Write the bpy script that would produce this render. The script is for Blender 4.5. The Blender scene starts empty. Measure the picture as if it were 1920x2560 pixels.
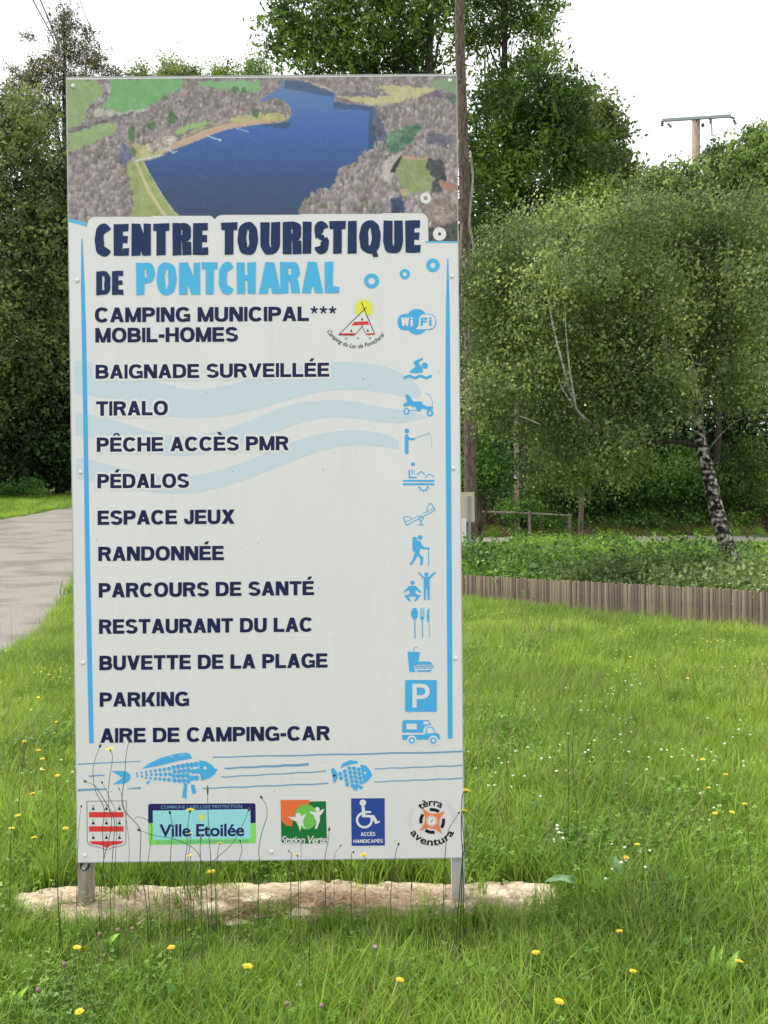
import bpy, math, random
import numpy as np
from mathutils import Vector, Matrix
from mathutils.geometry import tessellate_polygon
random.seed(7); rng = np.random.default_rng(7)
scn = bpy.context.scene
COL = scn.collection

# ------------------------------------------------------------------ camera, world, sun, exposure
CAM_H = 1.58
F = 2400.0; CX, CY = 960.0, 1280.0
PITCH, ROLL = 0.01138934, 0.01038875
fwd = Vector((0, math.cos(PITCH), -math.sin(PITCH)))
up0 = Vector((0, math.sin(PITCH), math.cos(PITCH)))
rt0 = Vector((1, 0, 0))
RT = rt0*math.cos(ROLL) - up0*math.sin(ROLL)
UP = rt0*math.sin(ROLL) + up0*math.cos(ROLL)
EYE = Vector((0, 0, CAM_H))
cam = bpy.data.cameras.new('camera'); camo = bpy.data.objects.new('camera', cam); COL.objects.link(camo)
m3 = Matrix((RT, UP, -fwd)).transposed()
camo.matrix_world = Matrix.Translation(EYE) @ m3.to_4x4()
cam.sensor_fit = 'HORIZONTAL'; cam.sensor_width = 36; cam.lens = F/1920*36
cam.clip_start = 0.05; cam.clip_end = 2000
scn.camera = camo

w = bpy.data.worlds.new('World'); scn.world = w; w.use_nodes = True
nt = w.node_tree; bg = nt.nodes['Background']
sky = nt.nodes.new('ShaderNodeTexSky'); sky.sky_type = 'NISHITA'; sky.sun_disc = False
SUN_EL, SUN_AZ = math.radians(56), math.radians(287)      # azimuth clockwise from +Y: from the left, just behind the panel
sky.sun_elevation = SUN_EL; sky.sun_rotation = SUN_AZ
sky.dust_density = 3
mixn = nt.nodes.new('ShaderNodeMix'); mixn.data_type = 'RGBA'; mixn.inputs[0].default_value = 0.93
mixn.clamp_result = False
tc = nt.nodes.new('ShaderNodeTexCoord'); nz = nt.nodes.new('ShaderNodeTexNoise'); nz.inputs['Scale'].default_value = 2.2
nz.inputs['Detail'].default_value = 4
mp = nt.nodes.new('ShaderNodeMapping'); mp.inputs['Scale'].default_value = (1, 1, 3)
rp = nt.nodes.new('ShaderNodeValToRGB')
rp.color_ramp.elements[0].position = .3; rp.color_ramp.elements[0].color = (.86, .88, .92, 1)
rp.color_ramp.elements[1].position = .7; rp.color_ramp.elements[1].color = (1, .99, .985, 1)
sc_ = nt.nodes.new('ShaderNodeVectorMath'); sc_.operation = 'SCALE'; sc_.inputs['Scale'].default_value = 13.2
nt.links.new(tc.outputs['Generated'], mp.inputs[0]); nt.links.new(mp.outputs[0], nz.inputs[0])
nt.links.new(nz.outputs[0], rp.inputs[0]); nt.links.new(rp.outputs[0], sc_.inputs[0])
nt.links.new(sky.outputs[0], mixn.inputs[6]); nt.links.new(sc_.outputs[0], mixn.inputs[7])
nt.links.new(mixn.outputs[2], bg.inputs[0]); bg.inputs[1].default_value = 0.1

sun = bpy.data.lights.new('sun', 'SUN'); sun.energy = 3.2; sun.angle = math.radians(14); sun.color = (1, .96, .9)
so = bpy.data.objects.new('sun', sun); COL.objects.link(so)
sd = Vector((math.sin(SUN_AZ)*math.cos(SUN_EL), math.cos(SUN_AZ)*math.cos(SUN_EL), math.sin(SUN_EL)))
so.rotation_euler = sd.to_track_quat('Z', 'Y').to_euler(); so.location = (0, 0, 30)

scn.view_settings.view_transform = 'Standard'; scn.view_settings.look = 'None'
scn.view_settings.gamma = 1; scn.view_settings.exposure = 0.34; scn.view_settings.use_curve_mapping = False
scn.cycles.max_bounces = 6; scn.cycles.diffuse_bounces = 3; scn.cycles.transmission_bounces = 4
scn.cycles.use_denoising = True

# ------------------------------------------------------------------ pixel / world helpers
def ray(px, py):
    return fwd + RT*((px-CX)/F) - UP*((py-CY)/F)
def at(px, py, d):
    return EYE + ray(px, py)*d
def sstep(a, b, x):
    t = np.clip((np.asarray(x, float)-a)/(b-a), 0, 1); return t*t*(3-2*t)
def zg(x, y):
    x = np.asarray(x, float); y = np.asarray(y, float)
    left = sstep(0.5, -3.5, x)
    zl = 2.15*sstep(15, 60, y) + 0.10*np.clip(y-60, 0, 60)
    zr = 1.9*sstep(40.5, 50, y) + 0.10*np.clip(y-50, 0, 70)
    return zl*left + zr*(1-left) + 0.015*np.sin(x*1.3+y*.7)*np.sin(y*.9-x*.4)*sstep(4.3, 6, y)
def ground(px, py):
    r = ray(px, py); lo, hi = .5, .5
    while hi < 120:
        hi += .1
        p = EYE+r*hi
        if p.z < zg(p.x, p.y): break
        lo = hi
    for _ in range(20):
        m = (lo+hi)/2; p = EYE+r*m
        if p.z < zg(p.x, p.y): hi = m
        else: lo = m
    p = EYE+r*hi
    return Vector((p.x, p.y, float(zg(p.x, p.y))))

def tag(o, label=None, cat=None, group=None, kind=None):
    if label: o['label'] = label
    if cat: o['category'] = cat
    if group: o['group'] = group
    if kind: o['kind'] = kind
    return o
def empty(name, loc=(0, 0, 0), rz=0, label=None, cat=None, group=None):
    o = bpy.data.objects.new(name, None); COL.objects.link(o); o.location = loc; o.rotation_euler = (0, 0, rz)
    o.empty_display_size = .1
    return tag(o, label, cat, group)
def link(name, me, mat, parent=None, loc=None, mats=None):
    o = bpy.data.objects.new(name, me); COL.objects.link(o)
    if mat is not None and not me.materials: me.materials.append(mat)
    if parent is not None: o.parent = parent
    if loc is not None: o.location = loc
    return o
def pymesh(name, verts, faces, smooth=False):
    me = bpy.data.meshes.new(name); me.from_pydata([tuple(v) for v in verts], [], faces); me.update()
    if smooth: me.polygons.foreach_set('use_smooth', [True]*len(me.polygons))
    return me
def quadmesh(name, Q, tint=None, mat_index=None):
    """Q (N,4,3) -> mesh of N quads, tint per face"""
    n = len(Q); me = bpy.data.meshes.new(name)
    me.vertices.add(4*n); me.vertices.foreach_set('co', np.ascontiguousarray(Q, dtype=np.float32).ravel())
    me.loops.add(4*n); me.loops.foreach_set('vertex_index', np.arange(4*n, dtype=np.int32))
    me.polygons.add(n); me.polygons.foreach_set('loop_start', np.arange(0, 4*n, 4, dtype=np.int32))
    try: me.polygons.foreach_set('loop_total', np.full(n, 4, dtype=np.int32))
    except Exception: pass
    if tint is not None:
        a = me.attributes.new('tint', 'FLOAT', 'FACE'); a.data.foreach_set('value', np.asarray(tint, np.float32))
    me.update(calc_edges=True)
    return me
def tube_geo(pts, rad, n=8, cap=True):
    V, Fc = [], []
    pts = [Vector(p) for p in pts]; k = len(pts)
    ref = Vector((.31, .95, .07))
    for i, p in enumerate(pts):
        t = (pts[min(i+1, k-1)]-pts[max(i-1, 0)]).normalized()
        a = t.cross(ref)
        if a.length < .05: a = t.cross(Vector((1, 0, 0)))
        a.normalize(); b = t.cross(a)
        for j in range(n):
            an = 2*math.pi*j/n; V.append(p+(a*math.cos(an)+b*math.sin(an))*rad[i])
    for i in range(k-1):
        for j in range(n):
            Fc.append((i*n+j, i*n+(j+1) % n, (i+1)*n+(j+1) % n, (i+1)*n+j))
    if cap:
        Fc.append(tuple(range(n-1, -1, -1))); Fc.append(tuple((k-1)*n+j for j in range(n)))
    return V, Fc
def merge(parts):
    V, Fc = [], []
    for v, f in parts:
        o = len(V); V += list(v); Fc += [tuple(i+o for i in q) for q in f]
    return V, Fc
def box_geo(x0, x1, y0, y1, z0, z1):
    V = [(x, y, z) for x in (x0, x1) for y in (y0, y1) for z in (z0, z1)]
    return V, [(0, 1, 3, 2), (4, 6, 7, 5), (0, 4, 5, 1), (2, 3, 7, 6), (0, 2, 6, 4), (1, 5, 7, 3)]
def catmull(P, n=8):
    P = [Vector(p) for p in P]; out = []
    Q = [P[0]*2-P[1]]+P+[P[-1]*2-P[-2]]
    for i in range(1, len(Q)-2):
        for k in range(n):
            t = k/n; a, b, c, d = Q[i-1], Q[i], Q[i+1], Q[i+2]
            out.append(.5*((2*b)+(c-a)*t+(2*a-5*b+4*c-d)*t*t+(3*b-a-3*c+d)*t*t*t))
    out.append(P[-1]); return out

# ------------------------------------------------------------------ materials
def lin(c):
    c = c/255.0
    return c/12.92 if c <= .04045 else ((c+.055)/1.055)**2.4
def rgb(r, g, b, k=1.0): return (lin(r)*k, lin(g)*k, lin(b)*k, 1)
def newmat(name):
    m = bpy.data.materials.new(name); m.use_nodes = True; n = m.node_tree
    return m, n, n.nodes['Principled BSDF']
def noise_mat(name, c1, c2, scale=8, detail=5, rough=.8, bump=0, bscale=None, c3=None, stretch=(1, 1, 1), lo=.35, hi=.65, spec=.3, coord='Object'):
    m, n, p = newmat(name)
    tc = n.nodes.new('ShaderNodeTexCoord'); mp = n.nodes.new('ShaderNodeMapping'); mp.inputs['Scale'].default_value = stretch
    nz = n.nodes.new('ShaderNodeTexNoise'); nz.inputs['Scale'].default_value = scale; nz.inputs['Detail'].default_value = detail
    r = n.nodes.new('ShaderNodeValToRGB'); r.color_ramp.elements[0].position = lo; r.color_ramp.elements[1].position = hi
    r.color_ramp.elements[0].color = c1; r.color_ramp.elements[1].color = c2
    if c3:
        e = r.color_ramp.elements.new((lo+hi)/2); e.color = c3
    n.links.new(tc.outputs[coord], mp.inputs[0]); n.links.new(mp.outputs[0], nz.inputs[0])
    n.links.new(nz.outputs[0], r.inputs[0]); n.links.new(r.outputs[0], p.inputs['Base Color'])
    p.inputs['Roughness'].default_value = rough; p.inputs['Specular IOR Level'].default_value = spec
    if bump:
        b = n.nodes.new('ShaderNodeBump'); b.inputs['Distance'].default_value = bump
        n2 = n.nodes.new('ShaderNodeTexNoise'); n2.inputs['Scale'].default_value = bscale or scale*4; n2.inputs['Detail'].default_value = 6
        n.links.new(mp.outputs[0], n2.inputs[0]); n.links.new(n2.outputs[0], b.inputs['Height']); n.links.new(b.outputs[0], p.inputs['Normal'])
    return m
def leaf_mat(name, dark, mid, light, trans=.35, rough=.5, patch=.35, inst=False, k=1.0):
    """tint attribute (or the instance's own random number) plus a slow world noise picks the leaf colour"""
    m, n, p = newmat(name)
    dark, mid, light = [tuple(v*k for v in c[:3])+(1,) for c in (dark, mid, light)]
    r = n.nodes.new('ShaderNodeValToRGB')
    r.color_ramp.elements[0].color = dark; r.color_ramp.elements[0].position = .08
    r.color_ramp.elements[1].color = light; r.color_ramp.elements[1].position = .95
    e = r.color_ramp.elements.new(.5); e.color = mid
    if inst:
        a = n.nodes.new('ShaderNodeObjectInfo'); src = a.outputs['Random']
    else:
        a = n.nodes.new('ShaderNodeAttribute'); a.attribute_name = 'tint'; src = a.outputs['Fac']
    g = n.nodes.new('ShaderNodeNewGeometry'); nz = n.nodes.new('ShaderNodeTexNoise'); nz.inputs['Scale'].default_value = patch
    nz.inputs['Detail'].default_value = 3
    n.links.new(g.outputs['Position'], nz.inputs[0])
    ad = n.nodes.new('ShaderNodeMath'); ad.operation = 'MULTIPLY_ADD'; ad.inputs[1].default_value = 1.6; ad.inputs[2].default_value = -.8
    n.links.new(nz.outputs[0], ad.inputs[0])
    s = n.nodes.new('ShaderNodeMath'); s.operation = 'ADD'
    n.links.new(ad.outputs[0], s.inputs[0]); n.links.new(src, s.inputs[1]); n.links.new(s.outputs[0], r.inputs[0])
    n.links.new(r.outputs[0], p.inputs['Base Color']); p.inputs['Roughness'].default_value = rough
    p.inputs['Specular IOR Level'].default_value = .35
    t = n.nodes.new('ShaderNodeBsdfTranslucent'); n.links.new(r.outputs[0], t.inputs[0])
    mx = n.nodes.new('ShaderNodeMixShader'); mx.inputs[0].default_value = trans
    n.links.new(p.outputs[0], mx.inputs[1]); n.links.new(t.outputs[0], mx.inputs[2])
    n.links.new(mx.outputs[0], n.nodes['Material Output'].inputs[0])
    return m
def plain(name, c, rough=.6, metal=0, spec=.4, vary=.12, scale=30):
    m, n, p = newmat(name)
    g = n.nodes.new('ShaderNodeTexCoord'); nz = n.nodes.new('ShaderNodeTexNoise'); nz.inputs['Scale'].default_value = scale; nz.inputs['Detail'].default_value = 4
    mr = n.nodes.new('ShaderNodeMapRange'); mr.inputs['To Min'].default_value = 1-vary; mr.inputs['To Max'].default_value = 1+vary
    vm = n.nodes.new('ShaderNodeVectorMath'); vm.operation = 'SCALE'; vm.inputs[0].default_value = c[:3]
    n.links.new(g.outputs['Object'], nz.inputs[0]); n.links.new(nz.outputs[0], mr.inputs[0]); n.links.new(mr.outputs[0], vm.inputs['Scale'])
    n.links.new(vm.outputs[0], p.inputs['Base Color'])
    p.inputs['Roughness'].default_value = rough; p.inputs['Metallic'].default_value = metal; p.inputs['Specular IOR Level'].default_value = spec
    return m

# ------------------------------------------------------------------ ground, road, path
def grid_ground():
    xs = np.concatenate([np.linspace(-300, -30, 10, endpoint=False), np.linspace(-30, 30, 121), np.linspace(40, 300, 10)])
    ys = np.concatenate([np.linspace(-60, 0, 6, endpoint=False), np.linspace(0, 62, 150), np.linspace(70, 400, 14)])
    X, Y = np.meshgrid(xs, ys); Z = zg(X, Y)
    V = np.stack([X, Y, Z], -1).reshape(-1, 3); nx = len(xs); ny = len(ys)
    Fc = [(j*nx+i, j*nx+i+1, (j+1)*nx+i+1, (j+1)*nx+i) for j in range(ny-1) for i in range(nx-1)]
    return pymesh('ground', V, Fc, True)
M_soil = noise_mat('soil_and_thatch', (.035, .06, .015, 1), (.11, .15, .035, 1), scale=3, detail=8, rough=.95, c3=(.07, .10, .025, 1), bump=.02, bscale=25)
tag(link('ground', grid_ground(), M_soil), kind='structure')

def strip_sheet(name, L, R, mat, dz=.004, sub=14):
    """surface between two lists of ground points, draped on the terrain"""
    V, Fc = [], []
    L = catmull(L, 5); R = catmull(R, 5)
    for a, b in zip(L, R):
        for k in range(sub+1):
            p = a.lerp(b, k/sub); V.append((p.x, p.y, float(zg(p.x, p.y))+dz))
    for i in range(len(L)-1):
        for k in range(sub):
            q = i*(sub+1)+k; Fc.append((q, q+1, q+sub+2, q+sub+1))
    return tag(link(name, pymesh(name, V, Fc, True), mat), kind='structure')

# road: comes from the left of the camera, swings right behind the panel and climbs away
def road_mat():
    m, n, p = newmat('worn_asphalt')
    tc = n.nodes.new('ShaderNodeTexCoord')
    def nz(scale, det, st=(1, 1, 1)):
        mp = n.nodes.new('ShaderNodeMapping'); mp.inputs['Scale'].default_value = st; mp.inputs['Rotation'].default_value = (0, 0, .25)
        q = n.nodes.new('ShaderNodeTexNoise'); q.inputs['Scale'].default_value = scale; q.inputs['Detail'].default_value = det
        n.links.new(tc.outputs['Object'], mp.inputs[0]); n.links.new(mp.outputs[0], q.inputs[0]); return q
    a = nz(60, 4); b = nz(.9, 9, (.8, 1.1, 1))
    r1 = n.nodes.new('ShaderNodeValToRGB'); r1.color_ramp.elements[0].position = .3; r1.color_ramp.elements[1].position = .7
    r1.color_ramp.elements[0].color = (.14, .126, .108, 1); r1.color_ramp.elements[1].color = (.30, .278, .245, 1)
    n.links.new(a.outputs[0], r1.inputs[0])
    r2 = n.nodes.new('ShaderNodeValToRGB'); r2.color_ramp.elements[0].position = .36; r2.color_ramp.elements[1].position = .52
    r2.color_ramp.elements[0].color = (.66, .65, .64, 1); r2.color_ramp.elements[1].color = (1, 1, 1, 1)
    n.links.new(b.outputs[0], r2.inputs[0])
    x = n.nodes.new('ShaderNodeMix'); x.data_type = 'RGBA'; x.blend_type = 'MULTIPLY'; x.inputs[0].default_value = 1
    n.links.new(r1.outputs[0], x.inputs[6]); n.links.new(r2.outputs[0], x.inputs[7]); n.links.new(x.outputs[2], p.inputs['Base Color'])
    bu = n.nodes.new('ShaderNodeBump'); bu.inputs['Distance'].default_value = .01; n.links.new(a.outputs[0], bu.inputs['Height']); n.links.new(bu.outputs[0], p.inputs['Normal'])
    p.inputs['Roughness'].default_value = .9
    return m
M_road = road_mat()
rr = [ground(-420, 1900), ground(-120, 1740), ground(0, 1658), ground(60, 1620), ground(110, 1583), ground(150, 1532), ground(180, 1478), ground(215, 1425), ground(300, 1372)]
rr = [Vector((p.x, p.y, 0)) for p in rr]
rl = [Vector((-12, 6, 0)), Vector((-13.5, 12, 0)), Vector((-14.5, 17, 0)), Vector((-15.2, 24, 0))]
fe = [ground(-60, 1312), ground(0, 1300), ground(100, 1283), ground(185, 1270), ground(240, 1266)]
rl = [Vector((-14, 3, 0)), Vector((-15, 9, 0)), Vector((-15.5, 15, 0)), Vector((-16, 22, 0)), Vector((fe[0].x, fe[0].y, 0)), Vector((fe[1].x, fe[1].y, 0)), Vector((fe[2].x, fe[2].y, 0)), Vector((fe[3].x, fe[3].y, 0)), Vector((fe[3].x+3.5, fe[3].y+2.5, 0))]
rr[-1] = Vector((rl[-1].x+1.5, 30, 0))
rr[-2] = Vector((ground(200, 1440).x, ground(200, 1440).y, 0))
ROAD_POLY = [(p.x, p.y) for p in catmull(rr, 5)]+[(p.x, p.y) for p in reversed(catmull(rl, 5))]
strip_sheet('road', rl, rr, M_road, .006, 24)
M_path = noise_mat('path_gravel', (.17, .16, .14, 1), (.29, .27, .235, 1), scale=20, detail=6, rough=.95)
strip_sheet('path', [Vector((-2, 41, 0)), Vector((4, 40.6, 0)), Vector((12, 39.6, 0)), Vector((26, 38, 0))], [Vector((-2, 36.0, 0)), Vector((4, 35.2, 0)), Vector((12, 33.8, 0)), Vector((26, 32.4, 0))], M_path, .005, 8)

def inpoly(P, X, Y):
    c = np.zeros(X.shape, bool); n = len(P); j = n-1
    for i in range(n):
        xi, yi = P[i]; xj, yj = P[j]
        if yi != yj:
            c ^= ((yi > Y) != (yj > Y)) & (X < (xj-xi)*(Y-yi)/(yj-yi)+xi)
        j = i
    return c

# ------------------------------------------------------------------ the information panel
PY = (3.71677285, -0.45404686, -1.38871714, 3.02927521, 0.00497104)   # distance, x, z below the eye, height, yaw
P0 = Vector((PY[1], PY[0], 0)); PW, PH = 1.5, PY[3]; PZ0 = CAM_H+PY[2]
ux = Vector((math.cos(PY[4]), math.sin(PY[4]), 0)); un = Vector((math.sin(PY[4]), -math.cos(PY[4]), 0))
board = empty('information_panel', P0, PY[4], 'tall white tourist information panel with a lake photograph standing in the grass', 'information panel')
def loc2(px, py):
    r = ray(px, py); t = (P0-EYE).dot(un)/r.dot(un); p = EYE+r*t-P0
    return p.dot(ux), p.z
M_white = plain('panel_white', (.815, .795, .805), rough=.38, vary=.03, scale=2.2)
def panel_mat():
    m, n, p = newmat('panel_white_weathered'); tc = n.nodes.new('ShaderNodeTexCoord')
    def q(scale, st, lo, hi, a):
        mp = n.nodes.new('ShaderNodeMapping'); mp.inputs['Scale'].default_value = st; z = n.nodes.new('ShaderNodeTexNoise'); z.inputs['Scale'].default_value = scale; z.inputs['Detail'].default_value = 6
        mr = n.nodes.new('ShaderNodeMapRange'); mr.inputs['From Min'].default_value = lo; mr.inputs['From Max'].default_value = hi; mr.inputs['To Min'].default_value = a; mr.inputs['To Max'].default_value = 1
        n.links.new(tc.outputs['Object'], mp.inputs[0]); n.links.new(mp.outputs[0], z.inputs[0]); n.links.new(z.outputs[0], mr.inputs[0]); return mr
    a = q(6, (5, 1, .35), .34, .5, .978); b = q(1.3, (1, 1, 1), .35, .65, .97); c = q(120, (1, 1, 1), .27, .32, .86)
    mu = n.nodes.new('ShaderNodeMath'); mu.operation = 'MULTIPLY'; mu2 = n.nodes.new('ShaderNodeMath'); mu2.operation = 'MULTIPLY'
    n.links.new(a.outputs[0], mu.inputs[0]); n.links.new(b.outputs[0], mu.inputs[1]); n.links.new(mu.outputs[0], mu2.inputs[0]); n.links.new(c.outputs[0], mu2.inputs[1])
    v = n.nodes.new('ShaderNodeVectorMath'); v.operation = 'SCALE'; v.inputs[0].default_value = (.815, .80, .815); n.links.new(mu2.outputs[0], v.inputs['Scale'])
    n.links.new(v.outputs[0], p.inputs['Base Color']); p.inputs['Roughness'].default_value = .36; p.inputs['Specular IOR Level'].default_value = .4
    return m
M_face = panel_mat()
M_edge = plain('panel_edge_grey', (.45, .46, .47), rough=.4)
v, f_ = box_geo(-PW/2, PW/2, 0, .008, PZ0, PZ0+PH)
PANEL_GEO = (v, f_)
fr = []
for (a, b, c, d) in ((-PW/2-.003, PW/2+.003, PZ0+PH, PZ0+PH+.004), (-PW/2-.003, PW/2+.003, PZ0-.004, PZ0), (-PW/2-.003, -PW/2, PZ0, PZ0+PH), (PW/2, PW/2+.003, PZ0, PZ0+PH)):
    fr.append(box_geo(a, b, -.001, .012, c, d))
link('edge_trim', pymesh('edge_trim', *merge(fr)), M_edge, board)

o = link('panel', pymesh('panel', *PANEL_GEO), M_face, board)
class Art:
    def __init__(s, name, mat, layer, zoom=(0, 0, 1.0), label=None, parent=None):
        s.name, s.mat, s.layer, s.label, s.parent = name, mat, layer, label, parent
        s.split = None
        s.zoom = zoom; s.V = []; s.F = []; s.k = 0
    def z(s, p): return (s.zoom[0]+p[0]/s.zoom[2], s.zoom[1]+p[1]/s.zoom[2])
    def _lift(s):
        s.k = (s.k+1) % 37
        return -(.0004*s.layer+.00001*s.k)
    def poly(s, pts, holes=(), raw=False):
        loops = [[Vector((q[0], q[1], 0)) for q in (map(s.z, L) if not raw else L)] for L in [pts]+list(holes)]
        tris = tessellate_polygon(loops); flat = [q for L in loops for q in L]
        o = len(s.V); d = s._lift()
        for q in flat:
            u, vv = loc2(q.x, q.y); s.V.append((u, d, vv))
        for t in tris:
            a, b, c = (s.V[o+i] for i in t)
            area = (b[0]-a[0])*(c[2]-a[2])-(b[2]-a[2])*(c[0]-a[0])
            if abs(area) < 1e-10: continue
            s.F.append(tuple(o+i for i in (t if area > 0 else t[::-1])))
        return s
    def quads(s, Q, raw=False):
        d = s._lift()
        for q in Q:
            o = len(s.V)
            for p in q:
                p = p if raw else s.z(p); u, vv = loc2(*p); s.V.append((u, d, vv))
            a, b, c = s.V[o], s.V[o+1], s.V[o+2]
            area = (b[0]-a[0])*(c[2]-a[2])-(b[2]-a[2])*(c[0]-a[0])
            s.F.append((o, o+1, o+2, o+3) if area > 0 else (o+3, o+2, o+1, o))
        return s
    def stroke(s, pts, wd, smooth=0, cap=False, closed=False, w2=None):
        if smooth:
            pts = [(p.x, p.y) for p in catmull([(a, b, 0) for a, b in pts], smooth)]
        if closed: pts = list(pts)+[pts[0]]
        n = len(pts); Q = []; L = []
        for i, p in enumerate(pts):
            a = pts[i-1] if i else (pts[-2] if closed else p); b = pts[i+1] if i < n-1 else (pts[1] if closed else p)
            d1 = Vector((p[0]-a[0], p[1]-a[1])); d2 = Vector((b[0]-p[0], b[1]-p[1]))
            if d1.length < 1e-6: d1 = d2
            if d2.length < 1e-6: d2 = d1
            d1 = d1.normalized(); d2 = d2.normalized(); t = d1+d2
            if t.length < .2: t = d1
            t.normalize(); nn = Vector((-t.y, t.x)); k = 1/max(.5, nn.dot(Vector((-d1.y, d1.x))))
            ww = wd if w2 is None else wd+(w2-wd)*i/(n-1)
            h = ww/2*k; L.append(((p[0]+nn.x*h, p[1]+nn.y*h), (p[0]-nn.x*h, p[1]-nn.y*h)))
        for i in range(n-1): Q.append((L[i][0], L[i+1][0], L[i+1][1], L[i][1]))
        s.quads(Q)
        if cap:
            s.disc(pts[0][0], pts[0][1], wd/2); s.disc(pts[-1][0], pts[-1][1], (w2 or wd)/2)
        return s
    def disc(s, x, y, r, ry=None, n=18):
        ry = ry or r
        return s.poly([(x+r*math.cos(2*math.pi*i/n), y+ry*math.sin(2*math.pi*i/n)) for i in range(n)])
    def ring(s, x, y, r, wd, a0=0, a1=360, n=28, ry=None):
        ry = ry or r; Q = []
        for i in range(n):
            A, B = math.radians(a0+(a1-a0)*i/n), math.radians(a0+(a1-a0)*(i+1)/n)
            f = lambda t, k: (x+(r+k)*math.cos(t), y+(ry+k)*math.sin(t))
            Q.append((f(A, wd/2), f(B, wd/2), f(B, -wd/2), f(A, -wd/2)))
        return s.quads(Q)
    def rect(s, x0, y0, x1, y1): return s.poly([(x0, y0), (x1, y0), (x1, y1), (x0, y1)])
    def rrect(s, x0, y0, x1, y1, r):
        P = []
        for cx, cy, a in ((x1-r, y0+r, -90), (x1-r, y1-r, 0), (x0+r, y1-r, 90), (x0+r, y0+r, 180)):
            for k in range(5):
                t = math.radians(a+k*22.5); P.append((cx+r*math.cos(t), cy+r*math.sin(t)))
        return s.poly(P)
    def glyphs(s, text, x0, x1, yb0, yt0, yb1, yt1, st=.262, sh=.215, gap=.085, space=.36, over=0, wide=1.0):
        """text fitted between x0 and x1 (source px), baseline and cap line given at both ends"""
        adv = []
        for ch in text:
            c = ACC.get(ch, (ch, None))[0]; adv.append(space if c == ' ' else GW[c]*wide)
        tot = sum(adv)+gap*(len(text)-1)
        H = yb0-yt0; k = (x1-x0)/tot; x = x0
        for ch, a in zip(text, adv):
            c, ac = ACC.get(ch, (ch, None))
            if c != ' ':
                W = a*k
                s.glyph(c, x, x+W, x0, x1, yb0, yt0, yb1, yt1, st*H, sh*H, over, ac)
            x += (a+gap)*k
        return s
    def letters(s):
        s.split = empty(s.name); s.split.parent = s.parent or board
        if s.label: s.split['label'] = s.label
        return s
    def glyph(s, *a, **k):
        s._glyph(*a, **k)
        if s.split:
            link('letter', pymesh('letter', s.V, s.F), s.mat, s.split); s.V = []; s.F = []
    def _glyph(s, c, gx0, gx1, X0, X1, yb0, yt0, yb1, yt1, stpx, shpx, over=0, accent=None, wob=0):
        W = gx1-gx0; H = yb0-yt0
        els = GLY(c, stpx/W, shpx/H, over/W, over/H)
        if accent: els = els+ACCENT(accent, stpx/W, shpx/H, over/W, over/H)
        for Q in els:
            out = []
            for q in Q:
                qq = []
                for (x, y) in q:
                    X = gx0+x*W; t = (X-X0)/(X1-X0)
                    yb = yb0+(yb1-yb0)*t; yt = yt0+(yt1-yt0)*t
                    Yp = yb+(yt-yb)*y
                    if wob:
                        X += wob*math.sin(Yp*.21+X*.07); Yp += wob*math.sin(X*.19+Yp*.11)
                    qq.append((X, Yp))
                out.append(qq)
            s.quads(out, raw=True)
    def text(s, body, fn, bold=0.0, shear=0.0, spacing=1.0):
        cu = bpy.data.curves.new('lettering', 'FONT'); cu.body = body; cu.offset = bold; cu.shear = shear; cu.space_character = spacing
        cu.resolution_u = 3
        ob = bpy.data.objects.new('lettering', cu); COL.objects.link(ob)
        bpy.context.view_layer.update()
        me = bpy.data.meshes.new_from_object(ob.evaluated_get(bpy.context.evaluated_depsgraph_get()))
        xs = [v.co.x for v in me.vertices]; mn, mx = min(xs), max(xs); d = s._lift(); o = len(s.V)
        for v in me.vertices:
            p = fn((v.co.x-mn)/(mx-mn), v.co.y, (v.co.x-mn)); p = s.z(p); u, vv = loc2(*p); s.V.append((u, d, vv))
        for p in me.polygons:
            ids = [o+i for i in p.vertices]
            a = 0
            for i in range(len(ids)):
                q, r = s.V[ids[i]], s.V[ids[(i+1) % len(ids)]]; a += q[0]*r[2]-r[0]*q[2]
            if abs(a) > 1e-10: s.F.append(tuple(ids if a > 0 else ids[::-1]))
        bpy.data.objects.remove(ob); bpy.data.meshes.remove(me); bpy.data.curves.remove(cu)
        return s
    def done(s):
        if s.split:
            if s.V: link('letter', pymesh('letter', s.V, s.F), s.mat, s.split)
            return s.split
        # front faces look at the reader (-y local): counter-clockwise in (x, z) seen from -y
        o = link(s.name, pymesh(s.name, s.V, s.F), s.mat, s.parent or board)
        if s.label: o['label'] = s.label
        return o

GW = dict(A=1.0, B=.98, C=1.0, D=1.0, E=.88, F=.84, G=1.04, H=.98, I=.24, J=.74, K=1.02, L=.82, M=1.14, N=.98, O=1.08, P=.92, Q=1.08, R=.98, S=.92, T=.9, U=.96, V=1.0, W=1.3, X=1.0)
GW['-'] = .42; GW['i'] = .24; GW['.'] = .22
ACC = {'É': ('E', 'a'), 'È': ('E', 'g'), 'Ê': ('E', 'c')}
def ARC(cx, cy, rx, ry, a0, a1, a, b, n=14, ex=.86):
    Q = []
    def pt(t, rx, ry):
        c, s_ = math.cos(t), math.sin(t)
        return (cx+rx*math.copysign(abs(c)**ex, c), cy+ry*math.copysign(abs(s_)**ex, s_))
    for i in range(n):
        A, B = math.radians(a0+(a1-a0)*i/n), math.radians(a0+(a1-a0)*(i+1)/n)
        Q.append((pt(A, rx, ry), pt(B, rx, ry), pt(B, rx-a, ry-b), pt(A, rx-a, ry-b)))
    return Q
def R_(x0, y0, x1, y1): return [((x0, y0), (x1, y0), (x1, y1), (x0, y1))]
def DG(xb, yb, xt, yt, w): return [((xb, yb), (xb+w, yb), (xt+w, yt), (xt, yt))]
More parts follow.
